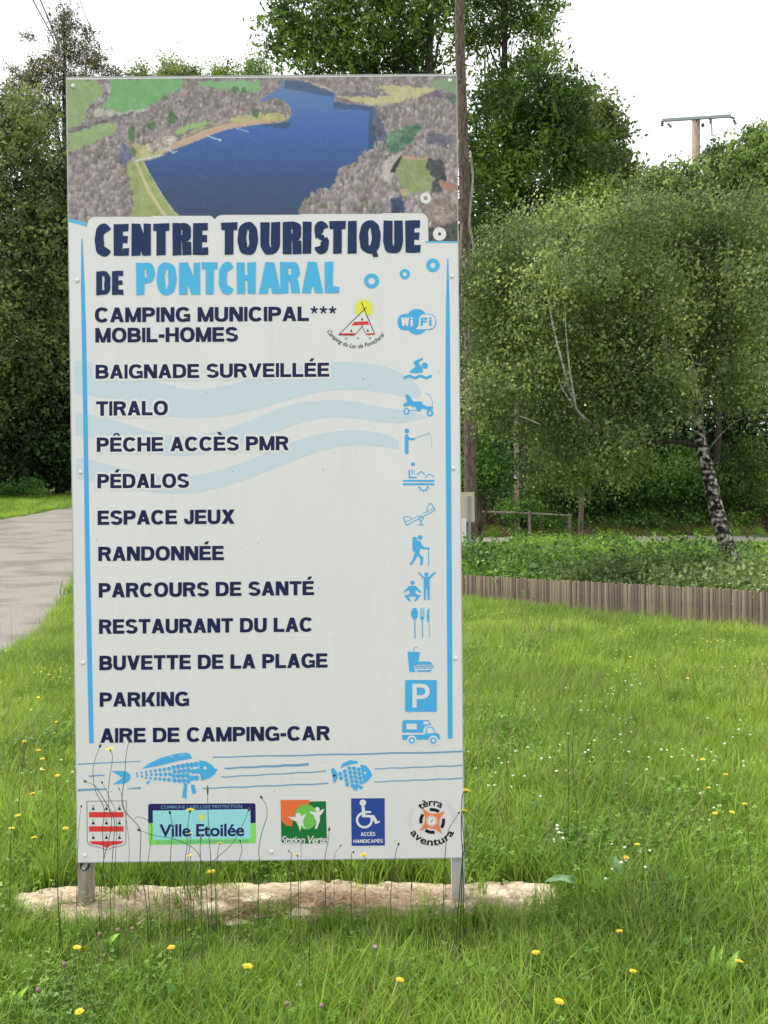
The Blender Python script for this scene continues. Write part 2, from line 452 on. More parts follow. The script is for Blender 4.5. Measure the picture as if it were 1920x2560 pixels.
def LOBE(x0, y0, x1, y1, a, b):
    r = min((x1-x0)*.75, (x1-x0)-.05); ry = (y1-y0)/2; xc = x1-r
    return [R_(x0, y1-b, xc, y1), R_(x0, y0, xc, y0+b), ARC(xc, y0+ry, r, ry, -90, 90, a, b, 10, .8)]
def GLY(c, a, b, ow=0, oh=0):
    """elements (lists of quads) of a capital in the unit box; a, b = stem and bar thickness"""
    if ow or oh:
        els = GLY(c, a, b); out = []
        k = [(-ow, -oh), (ow, -oh), (-ow, oh), (ow, oh), (0, oh*1.3), (0, -oh*1.3), (ow*1.3, 0), (-ow*1.3, 0)]
        for dx, dy in k:
            for Q in els: out.append([tuple((x+dx, y+dy) for x, y in q) for q in Q])
        return out
    S = R_(0, 0, a, 1)
    if c == 'I': return [R_(0, 0, 1, 1)]
    if c == 'i': return [R_(0, 0, 1, .72), R_(0, .82, 1, 1)]
    if c == 'L': return [S, R_(a, 0, 1, b)]
    if c == 'E': return [S, R_(a, 0, 1, b), R_(a, 1-b, .97, 1), R_(a, .5-b*.42, .92, .5+b*.5)]
    if c == 'F': return [S, R_(a, 1-b, 1, 1), R_(a, .5-b*.42, .9, .5+b*.5)]
    if c == 'T': return [R_(.5-a/2, 0, .5+a/2, 1-b), R_(0, 1-b, 1, 1)]
    if c == 'H': return [S, R_(1-a, 0, 1, 1), R_(a, .5-b*.45, 1-a, .5+b*.45)]
    if c == 'O': return [ARC(.5, .5, .5, .515, 0, 360, a, b, 30)]
    if c == 'Q': return [ARC(.5, .5, .5, .515, 0, 360, a, b, 30), DG(.66, -.12, .5, .22, .24)]
    if c == 'C': return [ARC(.52, .5, .52, .515, 38, 322, a, b, 24)]
    if c == 'G': return [ARC(.52, .5, .52, .515, 38, 318, a, b, 24), R_(.56, .34, 1, .34+b*.9), R_(1-a*.72, 0.02, 1, .36)]
    if c == 'D': return [S]+LOBE(a, 0, 1, 1, a, b)
    if c == 'P': return [S]+LOBE(a, .36, 1, 1, a, b)
    if c == 'B': return [S]+LOBE(a, 0, 1, .5+b*.45, a, b)+LOBE(a, .5-b*.45, .95, 1, a, b*.98)
    if c == 'R': return [S]+LOBE(a, .40, .97, 1, a, b)+[DG(1-a*1.05, 0, .48, .42, a*1.05)]
    if c == 'U': return [R_(0, .36, a, 1), R_(1-a, .36, 1, 1), ARC(.5, .36, .5, .375, 180, 360, a, b, 16)]
    if c == 'J': return [R_(1-a, .33, 1, 1), ARC(.5, .33, .5, .345, 170, 360, a, b, 16)]
    if c == 'S':
        r = (1+b)/4
        return [ARC(.5, 1-r+.01, .48, r, 18, 225, a*.98, b, 16, .9), ARC(.5, r-.01, .5, r, 198, 405, a*.98, b, 16, .9),
                [((.13, .66), (.30, .46), (.86, .33), (.68, .56))]]
    if c in 'NM' and a > .36: a *= .80
    if c == 'N': return [S, R_(1-a, 0, 1, 1), DG(1-a*1.25, 0, 0, 1, a*1.25)]
    if c == 'M': return [S, R_(1-a, 0, 1, 1), DG(.5-a*.45, 0, 0.02, 1, a*.92), DG(.5-a*.47, 0, .98-a*.92, 1, a*.92)]
    if c == 'A': return [DG(0, 0, .5-a*.55, 1, a*1.05), DG(1-a*1.05, 0, .5-a*.5, 1, a*1.05), R_(.25, .2, .75, .2+b*.9)]
    if c == 'V': return [DG(.5-a*.5, 0, 0, 1, a*1.05), DG(.5-a*.55, 0, 1-a*1.05, 1, a*1.05)]
    if c == 'W': return [DG(.27-a*.4, 0, 0, 1, a*.85), DG(.27-a*.4, 0, .5-a*.42, 1, a*.85), DG(.73-a*.45, 0, .5-a*.42, 1, a*.85), DG(.73-a*.45, 0, 1-a*.85, 1, a*.85)]
    if c == 'X': return [DG(0, 0, 1-a*1.2, 1, a*1.2), DG(1-a*1.2, 0, 0, 1, a*1.2)]
    if c == 'K': return [S, DG(a*.8, .28, 1-a*1.25, 1, a*1.25), DG(1-a*1.25, 0, .34, .62, a*1.15)]
    if c == '-': return [R_(0, .3, 1, .3+b*1.1)]
    if c == '.': return [R_(0, 0, 1, b)]
    return []
def ACCENT(k, a, b, ow=0, oh=0):
    if k == 'a': return [DG(.38, 1.1, .55, 1.32, a*.9)]
    if k == 'g': return [DG(.46, 1.1, .26, 1.32, a*.9)]
    return [DG(.22, 1.1, .42, 1.3, a*.6), DG(.68, 1.1, .5, 1.3, a*.6)]

def ink(name, r, g, b, ref=196):
    k = .79/lin(ref)
    return plain(name, (min(.85, lin(r)*k), min(.85, lin(g)*k), min(.85, lin(b)*k)), rough=.5, vary=.03, scale=15, spec=.2)
K_NAVY = ink('ink_navy', 26, 33, 70, 205); K_TITLE = ink('ink_title_navy', 30, 46, 82, 196)
K_BLUE = ink('ink_sky_blue', 72, 160, 212, 205); K_LIGHT = ink('ink_title_blue', 68, 152, 200, 186)
K_PALE = ink('ink_pale_wave', 178, 189, 199, 196); K_WHITE = M_white
K_STEEL = ink('ink_steel_blue', 110, 155, 190, 215); K_RED = ink('ink_red', 215, 62, 62, 215); K_BLACK = ink('ink_black', 28, 26, 32, 205)
K_YEL = ink('ink_yellow', 220, 205, 60, 186); K_CREAM = ink('ink_cream', 214, 226, 226, 215)

Z1 = (160, 180, 3.19)          # aerial photograph
Z8 = (160, 860, 1.659)         # wave bands
ZA = (960, 740, 3.685); ZB = (960, 1300, 3.685)      # pictograms
ZL = (180, 1840, 3.318); ZR = (670, 1840, 3.318)     # bottom strip
Z3 = (0, 600, 1.728); Z4 = (660, 520, 3.19)

# pale waves
wb = [([(41, 69), (130, 78), (250, 118), (397, 159), (480, 180), (560, 187), (700, 166), (850, 122), (980, 90), (1100, 75), (1200, 75), (1300, 86), (1400, 120), (1455, 160), (1483, 200)],
       [(1470, 226), (1400, 215), (1300, 197), (1200, 190), (1080, 196), (950, 226), (800, 270), (650, 299), (500, 305), (380, 290), (250, 252), (130, 216), (45, 208)]),
      ([(46, 283), (130, 297), (250, 330), (350, 360), (450, 377), (560, 378), (680, 350), (800, 305), (900, 265), (1000, 240), (1100, 233), (1200, 238), (1300, 258), (1400, 275), (1490, 292)],
       [(1500, 306), (1400, 327), (1300, 323), (1200, 308), (1100, 305), (1000, 322), (900, 356), (750, 413), (600, 453), (450, 464), (300, 440), (130, 396), (47, 380)]),
      ([(49, 470), (130, 485), (250, 518), (400, 548), (550, 543), (700, 505), (850, 448), (950, 407), (1050, 376), (1150, 360), (1250, 360), (1350, 380), (1388, 405)],
       [(1386, 435), (1300, 425), (1200, 420), (1080, 440), (950, 485), (800, 545), (650, 594), (530, 617), (400, 618), (280, 600), (150, 574), (50, 558)])]
for U, L in wb:
    A = Art('wave_band', K_PALE, 1, Z8)
    up = [(p.x, p.y) for p in catmull([(a, b, 0) for a, b in U], 4)]; lo = [(p.x, p.y) for p in catmull([(a, b, 0) for a, b in L], 4)]
    A.poly(up+lo).done()

# side bars
A = Art('side_bar', K_BLUE, 2)
A.poly([(203.5, 597), (206.5, 597), (212, 720), (216, 860), (220, 1100), (225, 1400), (231, 1700), (234.5, 1858), (223, 1858.5), (219, 1700), (213, 1400), (209, 1100), (205, 860), (202.5, 720)]).done()
A = Art('side_bar', K_BLUE, 2)
A.poly([(1118, 647), (1121, 647), (1124, 760), (1126, 950), (1128, 1200), (1130, 1500), (1131.5, 1846), (1119.5, 1847), (1117, 1500), (1115, 1200), (1113.5, 950), (1115, 760)]).done()

# list lines (x0, x1, base-left, cap-left, base-right, cap-right)
LINES = [('CAMPING MUNICIPAL', 237.3, 772.6, 806, 769, 802.5, 766.5), ('MOBIL-HOMES', 238.4, 595, 856.6, 820, 854, 817.6),
         ('BAIGNADE SURVEILLÉE', 239, 823.5, 947.4, 912, 942, 906.7), ('TIRALO', 240.7, 420, 1039.8, 1003.4, 1038, 1002),
         ('PÊCHE ACCÈS PMR', 242, 722, 1130, 1093.8, 1125.5, 1090), ('PÉDALOS', 243.6, 472.8, 1221, 1185, 1219.4, 1183.6),
         ('ESPACE JEUX', 244.2, 586.8, 1312.3, 1276.4, 1309.4, 1273.5), ('RANDONNÉE', 246, 560, 1402.6, 1366.7, 1400.2, 1364.4),
         ('PARCOURS DE SANTÉ', 247, 785, 1494, 1457.5, 1487.6, 1452.3), ('RESTAURANT DU LAC', 247.7, 781.8, 1584.8, 1548.4, 1579, 1543.2),
         ('BUVETTE DE LA PLAGE', 248.8, 818.9, 1675.7, 1639.2, 1668.8, 1632.9), ('PARKING', 249.4, 472.8, 1767, 1731, 1765, 1729),
         ('AIRE DE CAMPING-CAR', 251, 825, 1857, 1820.5, 1850.5, 1814.5)]
for t, x0, x1, b0, t0, b1, t1 in LINES:
    lab = 'navy lettering reading '+t
    if t in ('BAIGNADE SURVEILLÉE', 'TIRALO', 'PÊCHE ACCÈS PMR', 'PÉDALOS'):
        Art('lettering_halo', K_WHITE, 2).glyphs(t, x0, x1, b0, t0, b1, t1, over=4.5).done()
    A = Art('lettering', K_NAVY, 3, label=lab).letters().glyphs(t, x0, x1, b0, t0, b1, t1)
    if t == 'CAMPING MUNICIPAL':
        for sx in (785.5, 808.5, 831.5):
            for k in range(5):
                an = math.radians(90+72*k); A.stroke([(sx, 775), (sx+9.5*math.cos(an), 775-9.5*math.sin(an))], 4.2)
    A.done()

# title
TT = [('C', 247, 382), ('E', 398, 518), ('N', 538, 695), ('T', 713, 840), ('R', 865, 1020), ('E', 1030, 1150), ('T', 1255, 1383), ('O', 1385, 1548), ('U', 1568, 1723), ('R', 1743, 1898),
      ('I', 1905, 1973), ('S', 1995, 2113), ('T', 2117, 2247), ('I', 2263, 2333), ('Q', 2355, 2525), ('U', 2547, 2703), ('E', 2723, 2843)]
TX0, TX1 = 237.4, 1051.2
A = Art('title_lettering', K_TITLE, 5, label='large navy title lettering reading CENTRE TOURISTIQUE').letters()
HALO = []
for c, a, b in TT:
    gx0, gx1 = 160+a/3.19, 160+b/3.19
    A.glyph(c, gx0, gx1, TX0, TX1, 640.5, 560.8, 631.8, 550.6, 22.5, 19.0, wob=.8)
    t = (gx0-TX0)/(TX1-TX0); HALO.append((gx0, gx1, 560.8-10.2*t, 640.5-8.7*t, c))
A.done()
A = Art('title_lettering', K_TITLE, 5, label='navy title lettering reading DE').letters()
A.glyph('D', 240.3, 276.6, 240, 309, 738, 678.5, 737, 677, 15.5, 12.5, wob=.7); A.glyph('E', 281, 308.9, 240, 309, 738, 678.5, 737, 677, 15.5, 12.5, wob=.7); A.done()
A = Art('title_lettering', K_LIGHT, 5, label='light blue title lettering reading PONTCHARAL').letters()
for c, a, b in (('P', 578, 725), ('O', 740, 898), ('N', 920, 1085), ('T', 1098, 1225), ('C', 1235, 1362), ('H', 1378, 1530), ('A', 1556, 1728), ('R', 1725, 1885), ('A', 1897, 2067), ('L', 2080, 2196)):
    A.glyph(c, 160+a/3.19, 160+b/3.19, 341, 848, 737.5, 657.5, 732, 654.5, 20.5, 16, wob=.8)
A.done()

# ---- aerial photograph painted into the colours of a fine sheet
def vnoise(X, Y, s, seed):
    r = np.random.default_rng(seed); T = r.random((64, 64)); x = X/s; y = Y/s
    xi = np.floor(x).astype(int); yi = np.floor(y).astype(int); fx = x-xi; fy = y-yi; fx = fx*fx*(3-2*fx); fy = fy*fy*(3-2*fy)
    g = lambda i, j: T[(yi+j) % 64, (xi+i) % 64]
    return (g(0, 0)*(1-fx)+g(1, 0)*fx)*(1-fy)+(g(0, 1)*(1-fx)+g(1, 1)*fx)*fy
def photo():
    NX, NY = 560, 206
    TL, TRr = (167.6, 199), (1140.5, 189.6); 
    s = np.linspace(0, 1, NX+1); t = np.linspace(0, 1, NY+1); S, T = np.meshgrid(s, t)
    yb = 607.0
    PX = (TL[0]+(TRr[0]-TL[0])*S)+T*(5.5*(1-S)+3.4*S); PYY = (TL[1]+(TRr[1]-TL[1])*S)*(1-T)+(yb)*T
    Xc = (S[:-1, :-1]+S[1:, 1:])/2; Tc = (T[:-1, :-1]+T[1:, 1:])/2
    px = (TL[0]+(TRr[0]-TL[0])*Xc)+Tc*(5.5*(1-Xc)+3.4*Xc); py = (TL[1]+(TRr[1]-TL[1])*Xc)*(1-Tc)+yb*Tc
    X = (px-160)*3.19; Y = (py-180)*3.19
    n1 = vnoise(X, Y, 16, 1); n2 = vnoise(X, Y, 45, 2); n3 = vnoise(X, Y, 8, 3); n4 = vnoise(X*1.0, Y*.28, 9, 4)
    wx = X+14*(n1-.5)+10*(n3-.5); wy = Y+14*(vnoise(X, Y, 16, 9)-.5)+8*(n3-.5)
    wx = wx+22*(vnoise(X, Y, 34, 61)-.5); wy = wy+22*(vnoise(X, Y, 34, 62)-.5)
    def C(*c): return np.array(c, float)
    n5 = vnoise(X, Y*.5, 4.5, 15); n6 = vnoise(X, Y, 26, 16)
    wood = C(139, 128, 128)+(n4[..., None]-.5)*44+(n3[..., None]-.5)*26+(n5[..., None]-.5)*30+(n2[..., None]-.5)*C(40, 30, 34)+(n6[..., None]-.5)*C(50, 40, 44)
    cl = np.clip((vnoise(X, Y*1.3, 60, 63)*.6+vnoise(X, Y, 22, 64)*.4-.46)*5, 0, 1)[..., None]
    wood = wood*(.80+.28*cl)
    img = wood.copy()
    img = img*.55+C(108, 100, 100)*.45
    rt = np.random.default_rng(12); cw = 3104/560; N_ = 5200
    tx = rt.random(N_)*3150; ty = np.sort(rt.random(N_))*1370
    x_of = X[100]; gy = (Y[:, 280])
    for a_, b_ in zip(tx, ty):
        sc2 = .55+.9*b_/1370; rx_ = (9+9*rt.random())*sc2; ry_ = (15+20*rt.random())*sc2
        i0 = int(np.searchsorted(x_of, a_-rx_)); i1 = int(np.searchsorted(x_of, a_+rx_))+1; j0 = int(np.searchsorted(gy, b_-ry_)); j1 = int(np.searchsorted(gy, b_+ry_))+1
        if i1 <= i0 or j1 <= j0: continue
        XX = X[j0:j1, i0:i1]; YY = Y[j0:j1, i0:i1]
        if XX.size == 0: continue
        e = ((XX-a_)/rx_)**2+((YY-b_)/ry_)**2; al = np.clip((1.15-e)*1.6, 0, .8)[..., None]
        bb_ = 141+rt.normal()*19; tone = np.array([bb_, bb_*(.925+.02*rt.normal()), bb_*(.93+.03*rt.normal())])
        if rt.random() < .05: tone = np.array([92, 100, 74.])
        shd = np.clip(1.08-.42*(YY-b_+ry_)/(2*ry_)-.10*(XX-a_)/rx_, .5, 1.12)[..., None]
        img[j0:j1, i0:i1] = img[j0:j1, i0:i1]*(1-al)+tone*shd*al
    def fill(P, col, jit=8, warp=True, alpha=1):
        m = inpoly(P, wx if warp else X, wy if warp else Y)
        c = C(*col)+(n3[..., None]-.5)*jit*2+(n2[..., None]-.5)*jit*1.5
        img[m] = img[m]*(1-alpha)+c[m]*alpha
    green = (105, 135, 98)
    fill([(20, 60), (250, 75), (320, 110), (300, 190), (200, 260), (170, 400), (30, 460)], (122, 140, 96), 8)
    fill([(345, 55), (960, 55), (930, 130), (790, 200), (620, 300), (480, 320), (300, 290), (370, 200), (375, 120)], (100, 142, 96), 6)
    fill([(1060, 78), (1330, 68), (1570, 80), (1560, 150), (1440, 165), (1300, 135), (1090, 110)], (108, 148, 104), 6)
    fill([(35, 500), (200, 440), (390, 400), (420, 470), (330, 520), (180, 590), (35, 640)], (125, 142, 98), 10)
    fill([(250, 290), (480, 320), (700, 280), (640, 310), (430, 350), (230, 350)], (150, 148, 140), 16)
    fill([(560, 560), (640, 590), (900, 560), (1150, 430), (1400, 350), (1700, 330), (1800, 380), (1600, 400), (1300, 400), (1100, 440), (900, 560), (780, 670), (630, 715), (560, 700)], (152, 146, 106), 14)
    fill([(900, 460), (1090, 395), (1200, 400), (1000, 470), (900, 500)], (130, 155, 98), 8)
    fill([(780, 640), (900, 560), (1100, 470), (1300, 410), (1560, 388), (1700, 392), (1600, 412), (1420, 440), (1200, 495), (1000, 575), (870, 625)], (165, 138, 120), 6, False)
    fill([(500, 740), (560, 700), (640, 720), (700, 850), (800, 1000), (930, 1150), (950, 1210), (540, 1210), (560, 1000), (520, 850)], (130, 138, 88), 12)
    fill([(560, 710), (580, 705), (680, 930), (830, 1160), (800, 1170), (660, 940)], (170, 160, 128), 5, False)
    fill([(620, 715), (640, 715), (780, 940), (930, 1160), (900, 1165), (750, 930)], (165, 155, 125), 8, False)
    # wood columns on the lake shore
    fill([(655, 580), (700, 560), (860, 470), (900, 520), (880, 580), (830, 610), (700, 640), (650, 620)], (150, 140, 132), 40)
    # far right shore
    fill([(2500, 110), (2640, 105), (2860, 125), (2990, 130), (2840, 200), (2480, 275), (2300, 230), (2150, 190), (2420, 200), (2610, 185)], (160, 155, 118), 10)
    fill([(2990, 55), (3130, 50), (3150, 150), (3090, 160), (2900, 120)], (110, 130, 102), 8)
    fill([(1830, 62), (1950, 75), (2160, 150), (2150, 165), (1960, 95)], (165, 150, 130), 8)
    fill([(2250, 150), (2600, 190), (2480, 200), (2230, 170)], (100, 90, 108), 20)
    fill([(2840, 180), (3000, 150), (3060, 210), (2900, 205)], (108, 88, 108), 18)
    fill([(3040, 190), (3140, 180), (3140, 250), (3060, 240)], (80, 92, 86), 16)
    fill([(2470, 290), (2560, 420), (2600, 600), (2500, 530), (2450, 430)], (70, 72, 92), 26)
    fill([(2600, 480), (2780, 420), (2860, 430), (2780, 560), (2650, 640), (2570, 640), (2560, 560)], (75, 104, 82), 28)
    fill([(2900, 480), (3100, 500), (3060, 600), (2880, 560)], (92, 90, 104), 26)
    fill([(2540, 740), (2640, 650), (2690, 640), (2640, 760), (2600, 900), (2540, 860)], (158, 148, 146), 14)
    fill([(2640, 720), (2690, 660), (2700, 670), (2640, 800), (2600, 800)], (40, 34, 38), 8, False)
    fill([(2690, 675), (2900, 700), (2950, 760), (2930, 940), (2790, 970), (2680, 900), (2640, 800)], (120, 130, 88), 12)
    fill([(2680, 670), (2920, 690), (2900, 705), (2690, 690)], (165, 132, 108), 8)
    fill([(2900, 700), (3000, 690), (3060, 850), (3000, 960), (2930, 950), (2950, 850), (2880, 760)], (52, 56, 60), 22)
    fill([(2990, 860), (3130, 890), (3130, 950), (3000, 930)], (142, 108, 92), 14)
    fill([(2610, 1010), (2700, 990), (2720, 1120), (2600, 1130)], (48, 58, 84), 18)
    fill([(2680, 940), (2740, 930), (2730, 990), (2690, 990)], (150, 142, 100), 8)
    fill([(2900, 1240), (3160, 1170), (3160, 1370), (2890, 1370)], (62, 66, 58), 24)
    fill([(2840, 1010), (3160, 960), (3160, 1180), (2950, 1260)], (126, 112, 108), 34)
    # dark hedges, stream and conifers on the left
    fill([(310, 70), (360, 90), (385, 170), (330, 220), (250, 270), (210, 330), (200, 400), (160, 400), (170, 310), (240, 230), (320, 180)], (118, 110, 118), 44)
    fill([(40, 470), (200, 420), (420, 345), (560, 320), (560, 330), (210, 440), (40, 490)], (92, 88, 92), 20)
    fill([(470, 560), (530, 600), (520, 700), (450, 740), (440, 640)], (92, 94, 122), 28)
    for cx_, cy_, rx_, ry_ in ((540, 490, 28, 70), (862, 365, 40, 60), (1370, 140, 26, 28), (1430, 150, 20, 26), (1525, 325, 28, 36), (800, 215, 24, 18), (700, 430, 34, 34), (545, 640, 28, 30), (2335, 690, 22, 46)):
        m = ((wx-cx_)/rx_)**2+((wy-cy_)/ry_)**2 < 1
        img[m] = (C(74, 96, 66)+(n3[..., None]-.5)*40)[m]
    # lake
    lake = [(1740, 62), (1870, 70), (1960, 85), (2000, 110), (2080, 140), (2150, 165), (2165, 185), (2150, 205), (2165, 235), (2260, 255), (2370, 265), (2475, 275), (2470, 330), (2460, 420), (2480, 500), (2500, 530),
            (2470, 600), (2400, 640), (2330, 690), (2300, 725), (2220, 740), (2180, 800), (2170, 870), (2130, 920), (2030, 940), (1970, 960), (1950, 1000), (1900, 1040), (1870, 1100), (1870, 1230), (1000, 1230), (930, 1150), (880, 1110), (800, 1000), (740, 900), (680, 800), (638, 715), (770, 680), (860, 625),
            (1000, 575), (1100, 535), (1200, 492), (1300, 462), (1420, 438), (1560, 418), (1680, 415), (1780, 392), (1805, 365), (1822, 330), (1800, 270), (1740, 222), (1680, 207), (1640, 218), (1595, 232), (1560, 240), (1600, 200), (1650, 170), (1715, 140), (1735, 100)]
    m = inpoly(lake, X+5*(n3-.5)+(sstep(1850, 1950, X)*30*(n1-.5)), Y+5*(n3-.5)+(sstep(1850, 1950, X)*sstep(500, 600, Y)*40*(n1-.5)))
    ty = np.clip((Y-60)/1150, 0, 1)[..., None]
    stops = [(0, C(88, 110, 146)), (.18, C(66, 98, 150)), (.4, C(44, 82, 142)), (.65, C(38, 66, 112)), (1, C(38, 54, 84))]
    lc = np.zeros(img.shape)
    for (a, ca), (b, cb) in zip(stops[:-1], stops[1:]):
        k = (ty >= a) & (ty <= b); lc = np.where(k, ca+(cb-ca)*((ty-a)/(b-a)), lc)
    lc = lc+(vnoise(X*.25, Y, 7, 11)[..., None]-.5)*9
    refl = ((np.abs(Y-(255+ (X-2000)*.05)) < 22+14*n1) & (X > 2150) & (X < 2470)) | ((X > 1760) & (X < 2150) & (Y < 130+ (X-1760)*.18) & (Y > 70)) | ((X > 1600) & (X < 1800) & (Y > 400) & (Y < 430+30*n1)) | ((X > 2430) & (X < 2500) & (Y > 300))
    lc = np.where(refl[..., None], lc*.62+C(8, 14, 14), lc)
    img[m] = lc[m]
    # jetties, road edge
    for (a, b, c, d, wd) in ((1140, 508, 1245, 545, 5), (1370, 448, 1470, 478, 3), (820, 615, 880, 645, 5), (860, 645, 905, 630, 4), (575, 708, 770, 665, 7)):
        L2 = (c-a)**2+(d-b)**2; t_ = np.clip(((X-a)*(c-a)+(Y-b)*(d-b))/L2, 0, 1); dd = np.hypot(X-(a+t_*(c-a)), Y-(b+t_*(d-b)))
        img[dd < wd] = (172, 176, 178)
    img[np.hypot(X-1245, Y-543) < 11] = (165, 172, 182)
    # white border of the title and the blue bands below
    X_, Y_ = px, py
    halo = np.zeros(px.shape, bool)
    for gx0, gx1, yt, yb_, c in HALO:
        dx = np.maximum(np.maximum(gx0-X_, X_-gx1), 0); dy = np.maximum(np.maximum(yt-Y_, 0), 0)
        halo |= np.hypot(dx, dy) < 19
    cut = np.where(X_ < 236, 546+(X_-173)*.20+((X_-173)**2)*.0012, 0)
    low = (X_ < 236) & (Y_ > cut) ; band = (X_ < 232) & (Y_ > cut-0) & (Y_ < cut+9.5)
    low |= (X_ > 236) & (X_ < 1050) & (Y_ > 575)
    lowr = (X_ > 1050) & (Y_ > 603.5)
    for _ in range(1):
        pd = np.pad(img, ((1, 1), (1, 1), (0, 0)), 'edge'); img = (pd[:-2, 1:-1]+pd[2:, 1:-1]+pd[1:-1, :-2]+pd[1:-1, 2:]+pd[1:-1, 1:-1]*3)/7
    img = np.clip(img, 12, 235)
    # print -> reflectance; the panel white reads about 186 here
    L = np.vectorize(lin)(np.arange(256))
    col = L[img.astype(int)]*(.79/lin(190))
    blue = np.array([lin(72), lin(150), lin(200)])*(.79/lin(186))
    col[low | halo] = (.79, .79, .795); col[band & ~halo] = blue
    col[(X_ > 1064) & (Y_ > 603.5)] = blue
    col = np.clip(col, 0, .8)
    # geometry
    u = np.empty(PX.shape); v = np.empty(PX.shape)
    r0 = (P0-EYE).dot(un)
    rx = fwd.x+RT.x*((PX-CX)/F)-UP.x*((PYY-CY)/F); ry = fwd.y+RT.y*((PX-CX)/F)-UP.y*((PYY-CY)/F); rz = fwd.z+RT.z*((PX-CX)/F)-UP.z*((PYY-CY)/F)
    tt = r0/(rx*un.x+ry*un.y+rz*un.z); hx = EYE.x+rx*tt-P0.x; hy = EYE.y+ry*tt-P0.y; hz = EYE.z+rz*tt
    u = hx*ux.x+hy*ux.y; v = hz
    V = np.stack([u, np.full(u.shape, -.0008), v], -1)
    Q = np.stack([V[1:, :-1], V[1:, 1:], V[:-1, 1:], V[:-1, :-1]], 2).reshape(-1, 4, 3)
    keepf = ~((low | halo) & ~(band & ~halo)).ravel() | ((X_ > 1064) & (Y_ > 603.5)).ravel()
    Q = Q[keepf]
    me = quadmesh('aerial_photograph', Q)
    ca = me.attributes.new('print', 'FLOAT_COLOR', 'FACE')
    cc = np.concatenate([col.reshape(-1, 3), np.ones((col.shape[0]*col.shape[1], 1))], 1)[keepf]
    ca.data.foreach_set('color', cc.astype(np.float32).ravel())
    m_, n_, p_ = newmat('photo_print'); at_ = n_.nodes.new('ShaderNodeAttribute'); at_.attribute_name = 'print'
    n_.links.new(at_.outputs['Color'], p_.inputs['Base Color']); p_.inputs['Roughness'].default_value = .42
    o = link('aerial_photograph', me, m_, board); o['label'] = 'printed aerial photograph of a blue lake between bare woods and fields'
photo()

# bubbles
for z, mt, x, y, r, wd, lay in ((Z4, K_LIGHT, 858, 582, 44, 32, 3), (Z4, K_LIGHT, 1123, 527, 29, 24, 3), (Z4, K_LIGHT, 1347, 456, 38, 32, 3), (Z4, K_WHITE, 1400, 208, 33, 40, 3), ((660, 180, 3.19), K_WHITE, 1289, 1006, 30, 28, 3)):
    Art('bubble', mt, lay, z).ring(x, y, r, wd).done()

# tent emblem with sun and three stars
A = Art('emblem', K_YEL, 3, Z4, label='yellow sun behind the tent emblem').disc(797, 800, 70)
for k in range(14):
    an = 2*math.pi*k/14; A.disc(797+86*math.cos(an), 800+86*math.sin(an), 4.5, n=6)
A.done()
Art('emblem', K_WHITE, 4, Z4, label='white canvas of the tent emblem').poly([(797, 825), (882, 1012), (822, 1012), (783, 935), (725, 1012), (596, 1012)]).done()
A = Art('emblem', K_RED, 5, Z4, label='red bands of the tent emblem')
A.poly([(722, 908), (828, 903), (840, 932), (697, 938)]).poly([(600, 1010), (612, 1000), (732, 998), (722, 1014)]).poly([(816, 1001), (876, 998), (884, 1010), (822, 1013)]).done()
A = Art('emblem', K_BLACK, 6, Z4, label='black poles and outlines of the tent emblem')
A.stroke([(596, 1012), (817, 792)], 5).stroke([(776, 750), (884, 1010)], 5).stroke([(783, 935), (770, 962), (725, 1012)], 3, 4).stroke([(783, 935), (796, 975), (822, 1012)], 3, 4).stroke([(596, 1013), (722, 1014)], 4)
for x, y in ((783, 884), (697, 978), (828, 975)): A.poly([(x-9, y+12), (x+9, y+12), (x, y-12)])
A.done()
A = Art('emblem', K_STEEL, 3, Z4, label='three small blue stars under the tent')
for x, y in ((655, 1040), (749, 1038), (845, 1038)):
    A.poly([(x+(13 if k % 2 == 0 else 6)*math.sin(math.pi*k/5), y-(13 if k % 2 == 0 else 6)*math.cos(math.pi*k/5)) for k in range(10)])
A.done()
def arcfn(cx, cy, r, a0, a1, h, out=False):
    def fn(t, y, x):
        an = math.radians(a0+(a1-a0)*t); rr_ = r+(h*y if out else -h*y)
        return (cx+rr_*math.cos(an), cy+rr_*math.sin(an))
    return fn
Art('emblem', K_BLACK, 3, Z4, label='black script lettering reading Camping du Lac de Pontcharal').text('Camping du Lac de Pontcharal', arcfn(742, 835, 283, 148, 38, 50), .006, .35).done()

# wifi
A = Art('pictogram', K_BLUE, 3, ZA, label='blue cloud shaped WiFi pictogram')
A.rrect(127, 165, 360, 315, 60); A.disc(303, 237, 105, 118, 30); A.rrect(300, 163, 480, 313, 62); A.done()
A = Art('pictogram_detail', K_WHITE, 4, ZA).poly([(295, 307), (320, 270), (322, 205), (345, 174), (380, 170), (430, 172), (460, 190), (472, 220), (470, 262), (450, 293), (415, 306), (360, 307)]).done()
A = Art('pictogram_detail', K_WHITE, 5, ZA)
z = lambda x, y: (960+x/3.685, 740+y/3.685)
A.glyph('W', *[z(158, 0)[0], z(232, 0)[0]], *[z(158, 0)[0], z(280, 0)[0]], z(0, 278)[1], z(0, 200)[1], z(0, 278)[1], z(0, 199)[1], 6, 5)
A.glyph('i', *[z(244, 0)[0], z(266, 0)[0]], *[z(158, 0)[0], z(280, 0)[0]], z(0, 278)[1], z(0, 198)[1], z(0, 278)[1], z(0, 198)[1], 6, 5); A.done()
A = Art('pictogram_detail', K_BLUE, 6, ZA)
A.glyph('F', z(338, 0)[0], z(400, 0)[0], z(338, 0)[0], z(440, 0)[0], z(0, 276)[1], z(0, 200)[1], z(0, 275)[1], z(0, 199)[1], 5.5, 5)
